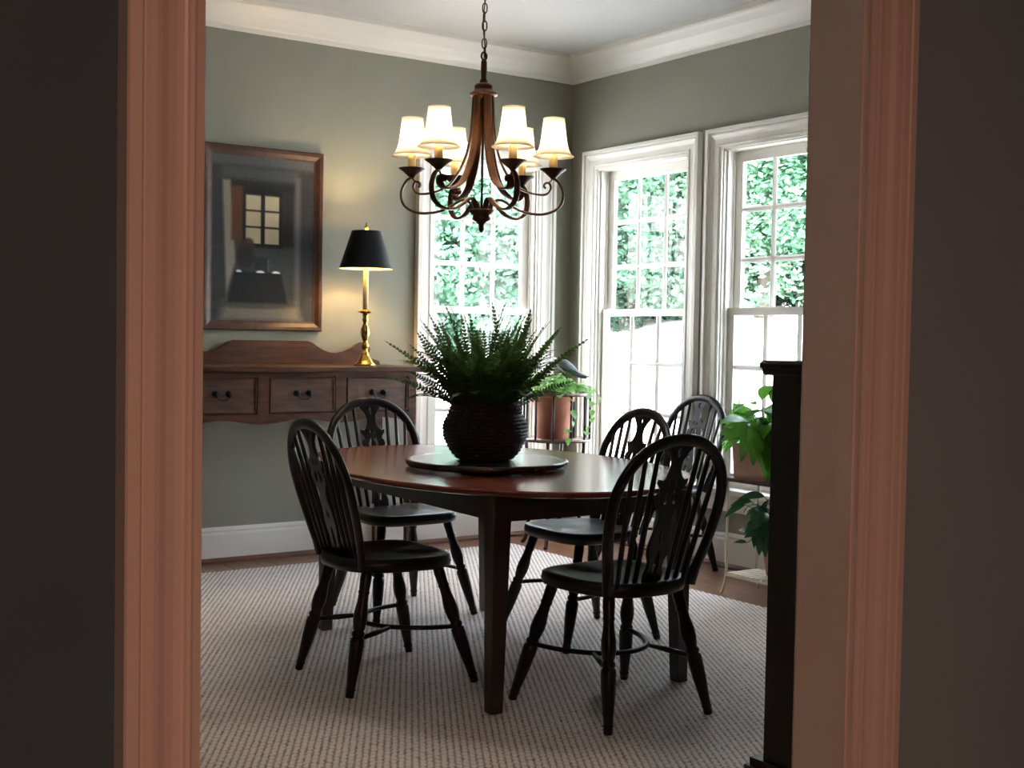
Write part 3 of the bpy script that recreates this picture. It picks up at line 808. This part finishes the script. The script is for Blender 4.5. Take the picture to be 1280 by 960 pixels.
strip = arm_part([(.036,2.12),(.039,2.06),(.043,2.00),(.050,1.945),(.062,1.893),(.085,1.838),(.122,1.787),(.170,1.760),(.220,1.750),(.247,1.756),(.258,1.776),(.250,1.794),(.236,1.792),(.232,1.781),(.239,1.775)], .034, .009, 'flared_strip', None, BRONZE)
scroll = arm_part([(.265,1.812),(.286,1.796),(.302,1.764),(.303,1.735),(.292,1.708),(.264,1.688),(.221,1.678),(.165,1.684),(.118,1.704),(.080,1.727),(.056,1.728),(.040,1.712),(.036,1.692)], .024, .0105, 'scroll', None, BRONZE)
brace = arm_part([(.264,1.812),(.260,1.806),(.254,1.800),(.250,1.794)], .010, .006, 'brace', None, BRONZE)
mm = MB(); mm.lathe([(.006, cz(1.806)), (.010, cz(1.812)), (.016, cz(1.818)), (.034, cz(1.834)), (.048, cz(1.843)), (.050, cz(1.846)), (.045, cz(1.846)), (.018, cz(1.838))], 24); cup = mm.mesh('cup', BRONZE_D)
mm = MB(); mm.lathe([(.0155, cz(1.836)), (.0155, cz(1.905)), (.012, cz(1.912))], 16); candle = mm.mesh('candle_sleeve', CANDLE)
mm = MB(); mm.lathe([(.006, cz(1.912)), (.013, cz(1.928)), (.015, cz(1.945)), (.010, cz(1.968)), (.003, cz(1.985))], 14); bulb = mm.mesh('bulb', BULB)
sp = [(.0755,1.892),(.0650,1.903),(.0560,1.920),(.0500,1.942),(.0460,1.970),(.0425,2.002),(.0395,2.032)]
mm = MB()
prof = [(r, cz(z)) for r, z in sp] + [(r - .0012, cz(z)) for r, z in reversed(sp)]
vs_n = 32
mm.lathe(prof + [prof[0]], vs_n, cap=False); shade = mm.mesh('shade', SHADE_CLOTH)
mm = MB()
for r, z in ((.0758, 1.8925), (.0399, 2.032)):
    mm.tube([((r)*math.cos(2*PI*k/32), (r)*math.sin(2*PI*k/32), cz(z)) for k in range(32)], .0016, 6, closed=True)
strm = mm.mesh('shade_trim', SHADE_CLOTH)
ld = bpy.data.lights.new('chandelier_bulb', 'POINT'); ld.energy = 3.2; ld.color = (1, .88, .73); ld.shadow_soft_size = .018
to_cam = math.atan2(-CY, -CX)
for k in range(6):
    a = to_cam + R(24 + 60*k)
    arm = bpy.data.objects.new('arm', scroll); COL.objects.link(arm); arm.parent = chd; arm.rotation_euler = (0, 0, a)
    link('flared_strip', strip, arm); link('brace', brace, arm)
    for nm, me in (('cup', cup), ('candle_sleeve', candle)):
        o = link(nm, me, arm); o.location = (.265, 0, 0)
    o = link('shade', shade, arm); o.location = (.265, 0, 0)
    o = link('shade_trim', strm, arm); o.location = (.265, 0, 0)
    o = link('bulb', bulb, arm); o.location = (.265, 0, 0)
    lo = bpy.data.objects.new('chandelier_bulb', ld); COL.objects.link(lo); lo.parent = arm; lo.location = (.265, 0, cz(1.975))

# ------------------------------------------------------------------ sideboard
HX0, HX1, HY0, HY1 = 2.105, 3.432, 5.865, 6.315
hcx = (HX0 + HX1)/2
hb = empty('sideboard', (hcx, (HY0 + HY1)/2, 0), 0, 'tall antique sideboard with three drawers and scrolled backboard on the back wall', 'sideboard')
hx = (HX1 - HX0)/2; hy = (HY1 - HY0)/2 - .02
ztop = 1.052
m_ = MB(); m_.box((-hx - .045, -hy - .035, ztop - .028), (hx + .045, hy + .012, ztop)); m_.build('top', HUNT, hb, bevel=.005)
m_ = MB()
m_.box((-hx, -hy + .02, .79), (hx, hy, ztop - .028))
m_.box((-hx, -hy, .998), (hx, -hy + .02, ztop - .028))                     # rail above the drawers
dw = .372; gap = (2*hx - .09 - 3*dw)/2
xs = [-hx + .045 + k*(dw + gap) for k in range(3)]
for k in range(2): m_.box((xs[k] + dw, -hy, .812), (xs[k+1], -hy + .02, .998))
for sx in (-1, 1): m_.box((sx*hx, -hy - .002, .79), (sx*(hx - .045), -hy + .02, .998))
m_.build('case', HUNT, hb)
# scalloped lower rail
low = [(-hx, .812), (-hx, .765)]
def scall(x): 
    t = abs(x)/hx
    return .772 + .012*math.cos(3*PI*t) 
low += [(-hx + 2*hx*i/40, scall(-hx + 2*hx*i/40)) for i in range(1, 40)] + [(hx, .765), (hx, .812)]
m_ = MB(); m_.prism(low, lambda u, v: (u, -hy, v), lambda u, v: (u, -hy + .02, v)); m_.build('scalloped_rail', HUNT, hb)
pull = MB()
for sx in (-1, 1): pull.lathe([(.017, 0), (.017, .004), (.010, .007), (.006, .016), (.009, .022), (.006, .026)], 14, Matrix.Translation((sx*.034, 0, 0)) @ Matrix.Rotation(PI/2, 4, 'X'))
pull.tube(catmull([(-.034, -.022, 0), (-.034, -.026, -.014), (-.02, -.024, -.026), (0, -.023, -.029), (.02, -.024, -.026), (.034, -.026, -.014), (.034, -.022, 0)], 4), .0035, 6)
pm = pull.mesh('pull', IRON)
m_ = MB()
m_.box((.006, -hy + .004, .818), (dw - .006, -hy + .022, .992)); 
dm = m_.mesh('drawer', HUNT_DRAWER)
m2 = MB()
for bx in (((.006, -hy - .002, .986), (dw - .006, -hy + .006, .992)), ((.006, -hy - .002, .818), (dw - .006, -hy + .006, .824)), ((.006, -hy - .002, .824), (.012, -hy + .006, .986)), ((dw - .012, -hy - .002, .824), (dw - .006, -hy + .006, .986))): m2.box(*bx)
bead = m2.mesh('cock_bead', HUNT)
for k in range(3):
    d = link('drawer', dm, hb); d.location = (xs[k], 0, 0)
    link('cock_bead', bead, d)
    p = link('pull', pm, d); p.location = (dw/2, -hy + .004, .915)
bk = [(-hx, 0), (-hx, .02)]
prof_r = [(.215,.128),(.245,.118),(.275,.098),(.310,.078),(.350,.066),(.395,.064),(.440,.072),(.485,.092),(.515,.112),(.545,.124),(.570,.124),(.590,.108),(.600,.085),(.590,.055),(.600,.035),(.655,.022),(.664,0)]
sh = [(-.0 + x, y) for x, y in prof_r]
poly = [(-x, y) for x, y in reversed(sh)] + [(-.12,.128),(.12,.128)] + sh
poly = [p for i, p in enumerate(poly) if i == 0 or p != poly[i-1]]
m_ = MB(); m_.prism(poly, lambda u, v: (u, hy - .006, ztop + v), lambda u, v: (u, hy + .012, ztop + v)); m_.build('backboard', HUNT, hb)
m_ = MB()
a, b = .024, .016
m_.add([(-b,-b,0),(b,-b,0),(b,b,0),(-b,b,0),(-a,-a,.79),(a,-a,.79),(a,a,.79),(-a,a,.79)], [(0,3,2,1),(4,5,6,7),(0,1,5,4),(1,2,6,5),(2,3,7,6),(3,0,4,7)])
lm = m_.mesh('leg', HUNT, bevel=.002)
for sx in (-1, 1):
    for sy in (-1, 1):
        o = link('leg', lm, hb); o.location = (sx*(hx - .024), sy*(hy - .024), 0)

# ------------------------------------------------------------------ table lamp on the sideboard
lx, ly = 3.205, 6.045
lamp = empty('table_lamp', (lx, ly, ztop), 0, 'brass candlestick lamp with black shade, lit on the sideboard', 'lamp')
m_ = MB(); m_.lathe([(.058,0),(.060,.006),(.056,.012),(.046,.020),(.036,.036),(.027,.052),(.020,.062),(.023,.068),(.018,.074),(.012,.086),(.017,.096),(.023,.108),(.018,.120),(.011,.130),(.014,.138),(.021,.156),(.026,.178),(.024,.198),(.015,.218),(.010,.230),(.015,.240),(.018,.250),(.012,.262),(.016,.272),(.012,.278)], 28); m_.build('base', BRASS, lamp)
m_ = MB(); m_.lathe([(.012,.278),(.030,.284),(.041,.290),(.042,.293),(.030,.293),(.020,.298),(.014,.306)], 28); m_.build('drip_plate', BRASS, lamp)
m_ = MB(); m_.lathe([(.0145,.296),(.0145,.545),(.010,.552)], 18); m_.build('candle_sleeve', CANDLE, lamp)
m_ = MB(); m_.lathe([(.008,.552),(.022,.58),(.026,.60),(.016,.625),(.004,.635)], 16); m_.build('bulb', BULB, lamp)
so = [(.145,.522),(.079,.725)]
m_ = MB(); m_.lathe(so, 40, cap=False); shd = m_.build('shade', SHADE_BLK, lamp, recalc=False)
m_ = MB(); m_.lathe([(r - .002, z) for r, z in so], 40, cap=False); m_.build('shade_lining', SHADE_GOLD, shd, recalc=False)
m_ = MB()
for k in range(3):
    a = 2*PI*k/3; m_.tube([(0, 0, .715), (.078*math.cos(a), .078*math.sin(a), .722)], .0018, 5)
for sx in (-1, 1): m_.tube(catmull([(sx*.012, 0, .548), (sx*.040, 0, .60), (sx*.034, 0, .68), (0, 0, .718)], 4), .0016, 5)
m_.build('harp', BRASS, lamp)
m_ = MB(); m_.lathe([(.004,.716),(.004,.728),(.010,.734),(.012,.744),(.007,.756),(.005,.764),(.002,.772)], 14); m_.build('finial', BRASS, lamp)
ld2 = bpy.data.lights.new('lamp_bulb', 'POINT'); ld2.energy = 5.0; ld2.color = (1, .72, .38); ld2.shadow_soft_size = .02
lo = bpy.data.objects.new('lamp_bulb', ld2); COL.objects.link(lo); lo.parent = lamp; lo.location = (.0, 0, .645)

# ------------------------------------------------------------------ framed picture
px0, px1, pz0, pz1 = 2.385, 3.068, 1.232, 2.203
pic = empty('framed_picture', ((px0 + px1)/2, YB, pz0), 0, 'wood-framed dark picture of a room with a bright six-pane window, above the sideboard', 'picture')
pw = (px1 - px0)/2; ph = pz1 - pz0
FP = [(0, .004), (0, .018), (.010, .020), (.030, .030), (.046, .032), (.052, .028), (.052, .004)]
iw = pw - .052
def rail(fa, fb): m_ = MB(); m_.prism(FP, fa, fb); m_.build('frame_rail', FRAME_WOOD, pic)
rail(lambda u, v: (-iw - u, -v, .052 - u), lambda u, v: (-iw - u, -v, ph - .052 + u))
rail(lambda u, v: (iw + u, -v, .052 - u), lambda u, v: (iw + u, -v, ph - .052 + u))
rail(lambda u, v: (-iw - u, -v, .052 - u), lambda u, v: (iw + u, -v, .052 - u))
rail(lambda u, v: (-iw - u, -v, ph - .052 + u), lambda u, v: (iw + u, -v, ph - .052 + u))
def paint_picture():
    nx, nz = 96, 152
    g = np.random.default_rng(3)
    U, V = np.meshgrid(np.linspace(0, 1, nx), np.linspace(0, 1, nz), indexing='ij')      # V from the top
    X = 105 + 475*U; Y = 130 + 800*V
    C = np.ones((nx, nz, 3))*np.array([44, 46, 47])
    def blend(mask, col): 
        nonlocal C
        mask = np.clip(mask, 0, 1)[..., None]; C = C*(1 - mask) + np.array(col)*mask
    def soft(d, w_): return np.clip(.5 - d/w_, 0, 1)
    def rect(x0, y0, x1, y1, col, w_=6, k=1.0): blend(k*soft(np.maximum(np.maximum(x0 - X, X - x1), np.maximum(y0 - Y, Y - y1)), w_), col)
    def quad(P, col, w_=8, k=1.0):
        d = np.full(X.shape, -1e9)
        for (xa, ya), (xb, yb) in zip(P, P[1:] + P[:1]):
            L = math.hypot(xb - xa, yb - ya); d = np.maximum(d, ((X - xa)*(yb - ya) - (Y - ya)*(xb - xa))/L)
        blend(k*soft(d, w_), col)
    def ell(cx, cy, rx, ry, col, k=1.0, w_=.5): blend(k*soft(np.hypot((X - cx)/rx, (Y - cy)/ry) - 1, w_), col)
    rect(100, 125, 590, 175, (78, 80, 80), 20, .8)
    rect(150, 185, 510, 240, (66, 70, 71), 25, .9)
    rect(150, 255, 500, 300, (26, 25, 25), 30, .9)
    rect(190, 560, 490, 900, (58, 61, 60), 60, .8)
    quad([(150, 250), (188, 250), (214, 640), (172, 800)], (118, 113, 102), 14)
    rect(193, 275, 246, 540, (78, 50, 34), 12)
    rect(246, 290, 430, 570, (20, 18, 17), 14)
    for x0, x1 in ((259, 328), (348, 414)):
        for y0, y1 in ((316, 388), (396, 468), (476, 552)): rect(x0, y0, x1, y1, (166, 155, 128), 4)
    rect(430, 300, 486, 560, (36, 33, 32), 20)
    rect(488, 215, 517, 885, (80, 81, 79), 18)
    rect(522, 190, 572, 900, (38, 40, 42), 16, .6)
    quad([(160, 840), (500, 840), (530, 930), (140, 930)], (104, 99, 88), 40, .9)
    ell(300, 850, 190, 22, (50, 50, 47), .7)
    for k in range(60):
        a = g.uniform(-2.6, -.5); L = g.uniform(15, 62); ell(262 + L*math.cos(a)*.9, 592 + L*math.sin(a), 7, 9, (62, 46, 38), .55, 1)
    ell(258, 620, 42, 60, (38, 34, 31), .95)
    quad([(208, 690), (425, 690), (456, 842), (180, 842)], (22, 23, 25), 12)
    rect(298, 620, 362, 690, (34, 38, 42), 10)
    for cx, rx in ((228, 13), (328, 20), (402, 20)): ell(cx, 690, rx, 5, (225, 228, 228), 1)
    rect(364, 625, 368, 690, (96, 100, 102), 5, .8)
    C = np.clip(C + g.normal(size=C.shape[:2])[..., None]*3.0, 0, 255)/255
    lin = np.where(C <= .04045, C/12.92, ((C + .055)/1.055)**2.4)
    co = np.stack([-iw + 2*iw*U, np.full(U.shape, -.016), (ph - .052) - (ph - .104)*V], -1).reshape(-1, 3)
    idx = np.arange(nx*nz).reshape(nx, nz)
    q = np.stack([idx[:-1, :-1], idx[:-1, 1:], idx[1:, 1:], idx[1:, :-1]], -1).reshape(-1, 4)
    me = bpy.data.meshes.new('print')
    me.from_pydata(co.tolist(), [], q.tolist())
    ca = me.color_attributes.new('paint', 'FLOAT_COLOR', 'POINT')
    ca.data.foreach_set('color', np.concatenate([1.45*lin.reshape(-1, 3), np.ones((nx*nz, 1))], 1).astype(np.float32).ravel())
    m = mat_base('printed_paper', (.1,.1,.1), .6, 0, .25)
    n = m.node_tree.nodes; at = n.new('ShaderNodeAttribute'); at.attribute_name = 'paint'
    m.node_tree.links.new(at.outputs['Color'], n['Principled BSDF'].inputs['Base Color'])
    me.materials.append(m)
    return link('print', me, pic)
paint_picture()
m_ = MB(); m_.box((-iw - .01, -.015, .042), (iw + .01, -.004, ph - .042)); m_.build('backing', FRAME_WOOD, pic)

# ------------------------------------------------------------------ plants
def leaf_blade(L, Wd, droop, fold, mat, name='leaf', heart=False, seg=7):
    """leaf from the origin along +x; droops toward -z"""
    m_ = MB(); vs = []; fs = []
    for i in range(seg + 1):
        t = i/seg
        wv = math.sin(PI*t**(.62 if heart else .8))**(.75 if heart else .9)*Wd/2 if 0 < t < 1 else .0008
        ang = droop*t
        x = L*t*(1 - .12*droop*t); z = -L*droop*t*t*.5
        vs += [(x, -wv, z + fold*wv), (x, 0, z), (x, wv, z + fold*wv)]
    for i in range(seg):
        a = 3*i; fs += [(a, a+3, a+4, a+1), (a+1, a+4, a+5, a+2)]
    m_.add(vs, fs, True); return m_.mesh(name, mat, recalc=False)

# round plant stand in the corner
stand = empty('plant_stand', (4.405, 5.925, 0), R(20), 'round dark plant stand in the corner holding the terracotta pot', 'stand')
SZ = .632
def ring_tube(mb, r, z, rad, n=48, flat=None): mb.tube([(r*math.cos(2*PI*k/n), r*math.sin(2*PI*k/n), z) for k in range(n)], rad, 8, closed=True, flat=flat, ref=(0, 0, 1))
m_ = MB(); m_.lathe([(.01, SZ - .018), (.195, SZ - .018), (.215, SZ - .010), (.218, SZ), (.01, SZ)], 48); m_.build('shelf', STANDW, stand)
m_ = MB(); ring_tube(m_, .205, .893, .011, flat=(.9, 1.2)); m_.build('ring', STANDW, stand)
m_ = MB(); m_.tube([(.203, 0, SZ - .002), (.203, 0, .893)], .0065, 8); rodm = m_.mesh('rod', IRON)
for k in range(12):
    o = link('rod', rodm, stand); o.rotation_euler = (0, 0, 2*PI*k/12)
m_ = MB(); m_.tube(catmull([(.175, 0, SZ - .015), (.165, 0, .45), (.150, 0, .2), (.165, 0, .05), (.190, 0, .006)], 5), .012, 8); slm = m_.mesh('leg', MAHOG_D)
for k in range(4):
    o = link('leg', slm, stand); o.rotation_euler = (0, 0, 2*PI*k/4 + .35)
m_ = MB(); ring_tube(m_, .15, .23, .007); m_.build('stretcher_ring', IRON, stand)

pothos = empty('potted_ivy', (4.385, 5.925, SZ), 0, 'trailing pale green ivy in a terracotta pot on the corner plant stand', 'plant')
m_ = MB(); m_.lathe([(.090, 0), (.094, .004), (.118, .215), (.126, .218), (.129, .255), (.122, .258), (.114, .235)], 36); m_.build('pot', PLASTER_POT, pothos)
m_ = MB(); m_.lathe([(.004, .236), (.112, .232), (.112, .225)], 20); m_.build('soil', SOIL, pothos)
plf = [leaf_blade(.085, .068, .5, .18, POTHOS, heart=True), leaf_blade(.070, .056, .8, .25, POTHOS, heart=True), leaf_blade(.10, .074, .35, .15, POTHOS, heart=True)]
g = random.Random(9)
def put_leaf(me, parent, p, az, pitch_, s=1.0, rl=0.0):
    o = link('leaf', me, parent)
    o.matrix_local = Matrix.Translation(p) @ Matrix.Rotation(az, 4, 'Z') @ Matrix.Rotation(-pitch_, 4, 'Y') @ Matrix.Rotation(rl, 4, 'X') @ Matrix.Scale(s, 4)
for k in range(95):
    r = .17*math.sqrt(g.random()); a = g.uniform(0, 2*PI)
    z = .262 + .105*(1 - (r/.19)**2)*g.uniform(.4, 1.1)
    put_leaf(plf[k % 3], pothos, (r*math.cos(a), r*math.sin(a), z), a + g.uniform(-.9, .9), g.uniform(-.3, .7), g.uniform(.65, 1.05), g.uniform(-.5, .5))
vines = MB()
for k in range(28):
    a = g.uniform(0, 2*PI); r = .15*math.sqrt(g.random())
    vines.tube(catmull([(.02*math.cos(a), .02*math.sin(a), .232), (r*.6*math.cos(a), r*.6*math.sin(a), .30), (r*math.cos(a), r*math.sin(a), .31)], 3), .0016, 5)
vr = Vector((math.cos(yaw), -math.sin(yaw), 0)); vf = Vector((-math.sin(yaw), -math.cos(yaw), 0))
for ro, fo, pts in ((.0, .10, [(.10,.28),(.175,.30),(.215,.24),(.225,.16),(.215,.08),(.19,.03)]), (0, .12, [(.02,.28),(.05,.29),(.10,.20),(.10,.10),(.085,.02)]), (0, .02, [(.12,.29),(.20,.31),(.255,.27),(.265,.20)]), (0, .10, [(-.10,.28),(-.16,.27),(-.19,.22)])):
    P = [vr*u + vf*(fo*min(1.0, .35 + .35*i)) + Vector((0, 0, z)) for i, (u, z) in enumerate(pts)]
    # keep clear of the ring: push outward
    P = [p if i < 2 else p + (vf*.10 if abs(p.dot(vr)) < .16 else vr*.0) for i, p in enumerate(P)]
    cp = catmull(P, 5); vines.tube(cp, .0017, 5)
    for i in range(2, len(cp), 3):
        d = g.uniform(-1.0, 1.0); put_leaf(plf[g.randrange(3)], pothos, cp[i], math.atan2(vf.y, vf.x) + d, g.uniform(-.9, .1), g.uniform(.55, .8), g.uniform(-.5, .5))
vines.build('vine', STEM, pothos)

# carved bird on a stake in the pot
bird = empty('bird_ornament', (4.475, 5.930, SZ + .322), math.atan2(math.sin(yaw), -math.cos(yaw)), 'weathered bird garden ornament with pale head perched over the ivy', 'ornament')
bird.scale = (.75, .75, .75)
m_ = MB()
bp = [(-.135,.150,.004),(-.110,.158,.010),(-.080,.168,.026),(-.045,.160,.040),(0,.135,.047),(.045,.105,.042),(.085,.078,.030),(.115,.062,.019),(.140,.055,.017),(.170,.050,.011)]
bp = [(-x, z) + (r,) for x, z, r in bp]
pts = [Vector((x, 0, z)) for x, z, r in bp]
m_.tube(catmull(pts, 3), [bp[min(len(bp)-1, i//3)][2]*(1-(i%3)/3) + bp[min(len(bp)-1, i//3+1)][2]*((i%3)/3) for i in range((len(bp)-1)*3+1)], 16)
m_.build('body', BIRD, bird)
m_ = MB(); m_.lathe([(.002,-.030),(.018,-.024),(.028,-.006),(.029,.008),(.020,.024),(.004,.031)], 16, Matrix.Translation((.088, 0, .172)))
m_.turned((.112, 0, .170), (.150, 0, .158), [(0,.010),(.4,.007),(1,.001)], 8); m_.build('head', BIRD_HEAD, bird)
for sy in (-1, 1):
    m_ = MB(); m_.add([(.06, sy*.036, .150), (.02, sy*.050, .150), (-.06, sy*.046, .105), (-.125, sy*.022, .075), (-.06, sy*.042, .085), (.02, sy*.048, .115)], [(0,1,2,3,4,5)])
    m_.add([(.06, sy*.041, .150), (.02, sy*.055, .150), (-.06, sy*.051, .105), (-.125, sy*.027, .075), (-.06, sy*.047, .085), (.02, sy*.053, .115)], [(0,1,2,3,4,5)])
    m_.build('wing', BIRD, bird)
m_ = MB(); m_.add([(-.12,-.016,.060),(-.12,.016,.060),(-.185,.030,.058),(-.19,-.030,.058),(-.12,-.016,.050),(-.12,.016,.050),(-.185,.030,.050),(-.19,-.030,.050)], [(0,3,2,1),(4,5,6,7),(0,1,5,4),(1,2,6,5),(2,3,7,6),(3,0,4,7)]); m_.build('tail', BIRD, bird)
m_ = MB(); m_.tube([(0, 0, .11), (-.02, 0, -.0), (-.03, 0, -.13)], .005, 6); m_.build('stake', IRON, bird)

# small slatted stand by the window with a square planter
ps = empty('planter_stand', (4.395, 4.210, 0), 0, 'slim cream metal plant stand with slatted bottom shelf by the side window', 'stand')
sx_, sy_ = .105, .160
m_ = MB(); m_.box((-sx_ - .02, -sy_ - .02, .548), (sx_ + .02, sy_ + .02, .566)); m_.build('shelf', HUNT, ps, bevel=.003)
m_ = MB(); m_.tube(catmull([(0, 0, .548), (.004, 0, .40), (.001, 0, .25), (.002, 0, .10), (-.010, .004, .03), (-.022, .008, .004)], 4), .0065, 8)
m_.lathe([(.007, .395), (.010, .402), (.007, .41)], 10, Matrix.Translation((.004, 0, 0)))
lgm = m_.mesh('leg', CREAM_MET)
for k, (a, b) in enumerate(((-1, 1), (1, 1), (1, -1), (-1, -1))):
    o = link('leg', lgm, ps); o.location = (a*sx_, b*sy_, 0); o.scale = (1 if a < 0 else -1, 1 if b > 0 else -1, 1)
m_ = MB()
for a in (-1, 1): m_.box((a*sx_ - .005, -sy_, .088), (a*sx_ + .005, sy_, .098))
m_.build('shelf_rail', CREAM_MET, ps)
m_ = MB(); m_.box((-sx_, -.011, .098), (sx_, .011, .105)); slat = m_.mesh('slat', CREAM_MET, bevel=.001)
for k in range(9):
    o = link('slat', slat, ps); o.location = (0, -sy_ + .02 + k*(2*sy_ - .04)/8, 0)

lily = empty('potted_lily', (4.400, 4.225, .566), 0, 'broad-leaved bright green plant in a square terracotta planter on the stand', 'plant')
m_ = MB()
q0, q1 = .108, .116
m_.add([(-q0,-q0,0),(q0,-q0,0),(q0,q0,0),(-q0,q0,0),(-q1,-q1,.165),(q1,-q1,.165),(q1,q1,.165),(-q1,q1,.165),(-q1+.012,-q1+.012,.165),(q1-.012,-q1+.012,.165),(q1-.012,q1-.012,.165),(-q1+.012,q1-.012,.165),(-q1+.016,-q1+.016,.14),(q1-.016,-q1+.016,.14),(q1-.016,q1-.016,.14),(-q1+.016,q1-.016,.14)],
       [(0,3,2,1),(0,1,5,4),(1,2,6,5),(2,3,7,6),(3,0,4,7),(4,5,9,8),(5,6,10,9),(6,7,11,10),(7,4,8,11),(8,9,13,12),(9,10,14,13),(10,11,15,14),(11,8,12,15)])
m_.build('planter', TERRA_D, lily)
m_ = MB(); m_.box((-q1+.014, -q1+.014, .10), (q1-.014, q1-.014, .145)); m_.build('soil', SOIL, lily)
llf = [leaf_blade(.20, .090, .75, .22, LILY, seg=10), leaf_blade(.23, .100, 1.1, .25, LILY, seg=10), leaf_blade(.17, .082, .5, .2, LILY, seg=10)]
g = random.Random(23); st = MB()
for k in range(46):
    a = 2*PI*k/46*3.17 + g.uniform(-.3, .3); r = g.uniform(.03, .13); z = g.uniform(.19, .36)
    p = Vector((r*math.cos(a), r*math.sin(a), z))
    st.tube(catmull([(.03*math.cos(a), .03*math.sin(a), .143), (.55*p.x, .55*p.y, z*.8), p], 4), .0028, 6)
    put_leaf(llf[k % 3], lily, p, a + g.uniform(-.35, .35), g.uniform(-.9, .9), g.uniform(.75, 1.05), g.uniform(-.9, .9))
for du, z, pt, s in ((-.10, .22, -.55, 1.0), (-.02, .24, -.75, 1.1), (.06, .30, -.2, 1.0), (-.13, .27, -.2, 1.0), (.03, .34, 1.0, 1.0), (.07, .22, -.9, 1.15), (-.06, .30, -.5, 1.1), (-.09, .31, .5, .9), (.02, .30, -.6, 1.0), (-.05, .38, .9, .9)):
    p = vr*du + vf*.10 + Vector((0, 0, z))
    st.tube(catmull([(0, 0, .143), p*.6 + Vector((0, 0, .05)), p], 4), .0028, 6)
    put_leaf(llf[1], lily, p, math.atan2(vf.y, vf.x) - (du*6), pt, s)
st.build('stem', STEM, lily)

low_p = empty('trailing_houseplant', (4.430, 4.165, .105), 0, 'dark green drooping houseplant on the bottom shelf beside the dark chest', 'plant')
m_ = MB(); m_.lathe([(.050, 0), (.054, .004), (.072, .12), (.075, .122), (.075, .138), (.068, .138), (.064, .12)], 28); m_.build('pot', TERRA_D, low_p)
m_ = MB(); m_.lathe([(.004, .124), (.063, .12), (.063, .11)], 16); m_.build('soil', SOIL, low_p)
dlf = [leaf_blade(.13, .050, .8, .2, DARKLEAF, seg=8), leaf_blade(.15, .044, 1.1, .2, DARKLEAF, seg=8), leaf_blade(.115, .056, .5, .2, DARKLEAF, seg=8)]
st = MB(); g = random.Random(31)
for k in range(60):
    a = g.uniform(0, 2*PI); r = g.uniform(.02, .11); z = g.uniform(.20, .37)
    p = Vector((r*math.cos(a) , r*math.sin(a), z))
    st.tube(catmull([(.02*math.cos(a), .02*math.sin(a), .122), (.5*p.x, .5*p.y, z*.85), p], 4), .0022, 5)
    put_leaf(dlf[k % 3], low_p, p, a + g.uniform(-.6, .6), g.uniform(-1.2, .2), g.uniform(.7, 1.0), g.uniform(-1.1, 1.1))
for du, z, ax, pt, s in ((-.17, .345, PI, -.25, 1.0), (-.14, .36, PI, .1, .9), (-.12, .30, PI + .5, -.9, .9), (-.10, .25, PI - .2, -1.1, .9), (-.06, .27, PI, -1.2, 1.0), (-.08, .385, PI - .3, .15, 1.0), (-.03, .33, PI + .9, -.8, 1.0), (-.16, .165, PI, .3, .55), (-.03, .20, PI, -1.3, 1.0), (-.10, .30, PI - .9, -.6, .9), (-.09, .30, PI/2*-1, -1.0, 1.0), (-.13, .33, -PI/2, -.8, .9), (-.05, .30, -PI/2, -1.1, 1.0), (-.10, .22, -PI/2, -1.2, .9), (-.03, .38, -PI/2, -.5, 1.0), (-.07, .24, -1.9, -1.1, 1.1)):
    p = vr*du + vf*.05 + Vector((0, 0, z))
    st.tube(catmull([(0, 0, .122), p*.5 + Vector((0, 0, .12)), p], 5), .0022, 5)
    put_leaf(dlf[0], low_p, p, math.atan2(vr.y, vr.x) + ax, pt, s, .95 if abs(ax - PI) < .6 else 0.0)
st.build('stem', STEM, low_p)

# ------------------------------------------------------------------ tall dark chest beside the doorway
KX0, KX1, KY0, KY1, KZ = 1.862, 2.86, 1.40, 1.795, 1.182
chest = empty('tall_chest', ((KX0 + KX1)/2, (KY0 + KY1)/2, 0), 0, 'tall nearly black wooden chest just inside the doorway', 'chest')
kx, ky = (KX1 - KX0)/2, (KY1 - KY0)/2
m_ = MB(); m_.box((-kx, -ky, .08), (kx, ky - .018, KZ - .024)); m_.build('case', CHEST, chest)
m_ = MB()
tp = [(0, KZ - .030), (.004, KZ - .026), (.006, KZ - .016), (.009, KZ - .014), (.010, KZ - .006), (.005, KZ)]
m_.add([(sx*(kx + d), sy*(ky + d), z) for d, z in tp for sx, sy in ((-1,-1),(1,-1),(1,1),(-1,1))],
       [(k*4+i, k*4+(i+1) % 4, (k+1)*4+(i+1) % 4, (k+1)*4+i) for k in range(len(tp)-1) for i in range(4)] + [(3,2,1,0), tuple(len(tp)*4 - 4 + i for i in range(4))])
m_.build('moulded_top', CHEST, chest)
m_ = MB(); m_.box((-kx - .014, -ky, 0), (kx + .014, ky + .022, .355)); m_.box((-kx - .008, -ky, .355), (kx + .008, ky + .012, .372)); m_.build('base', CHEST, chest)
m_ = MB(); m_.box((-kx + .02, ky - .018, 0), (kx - .02, ky, .185)); dmesh = m_.mesh('drawer', CHEST, bevel=.003)
kb = MB(); kb.lathe([(.006, 0), (.006, .010), (.013, .018), (.012, .024), (.004, .028)], 12, Matrix.Rotation(-PI/2, 4, 'X')); kbm = kb.mesh('knob', BRASS)
for k in range(4):
    d = link('drawer', dmesh, chest); d.location = (0, 0, .378 + k*.194)
    for sx in (-1, 1):
        o = link('knob', kbm, d); o.location = (sx*.28, ky, .092)
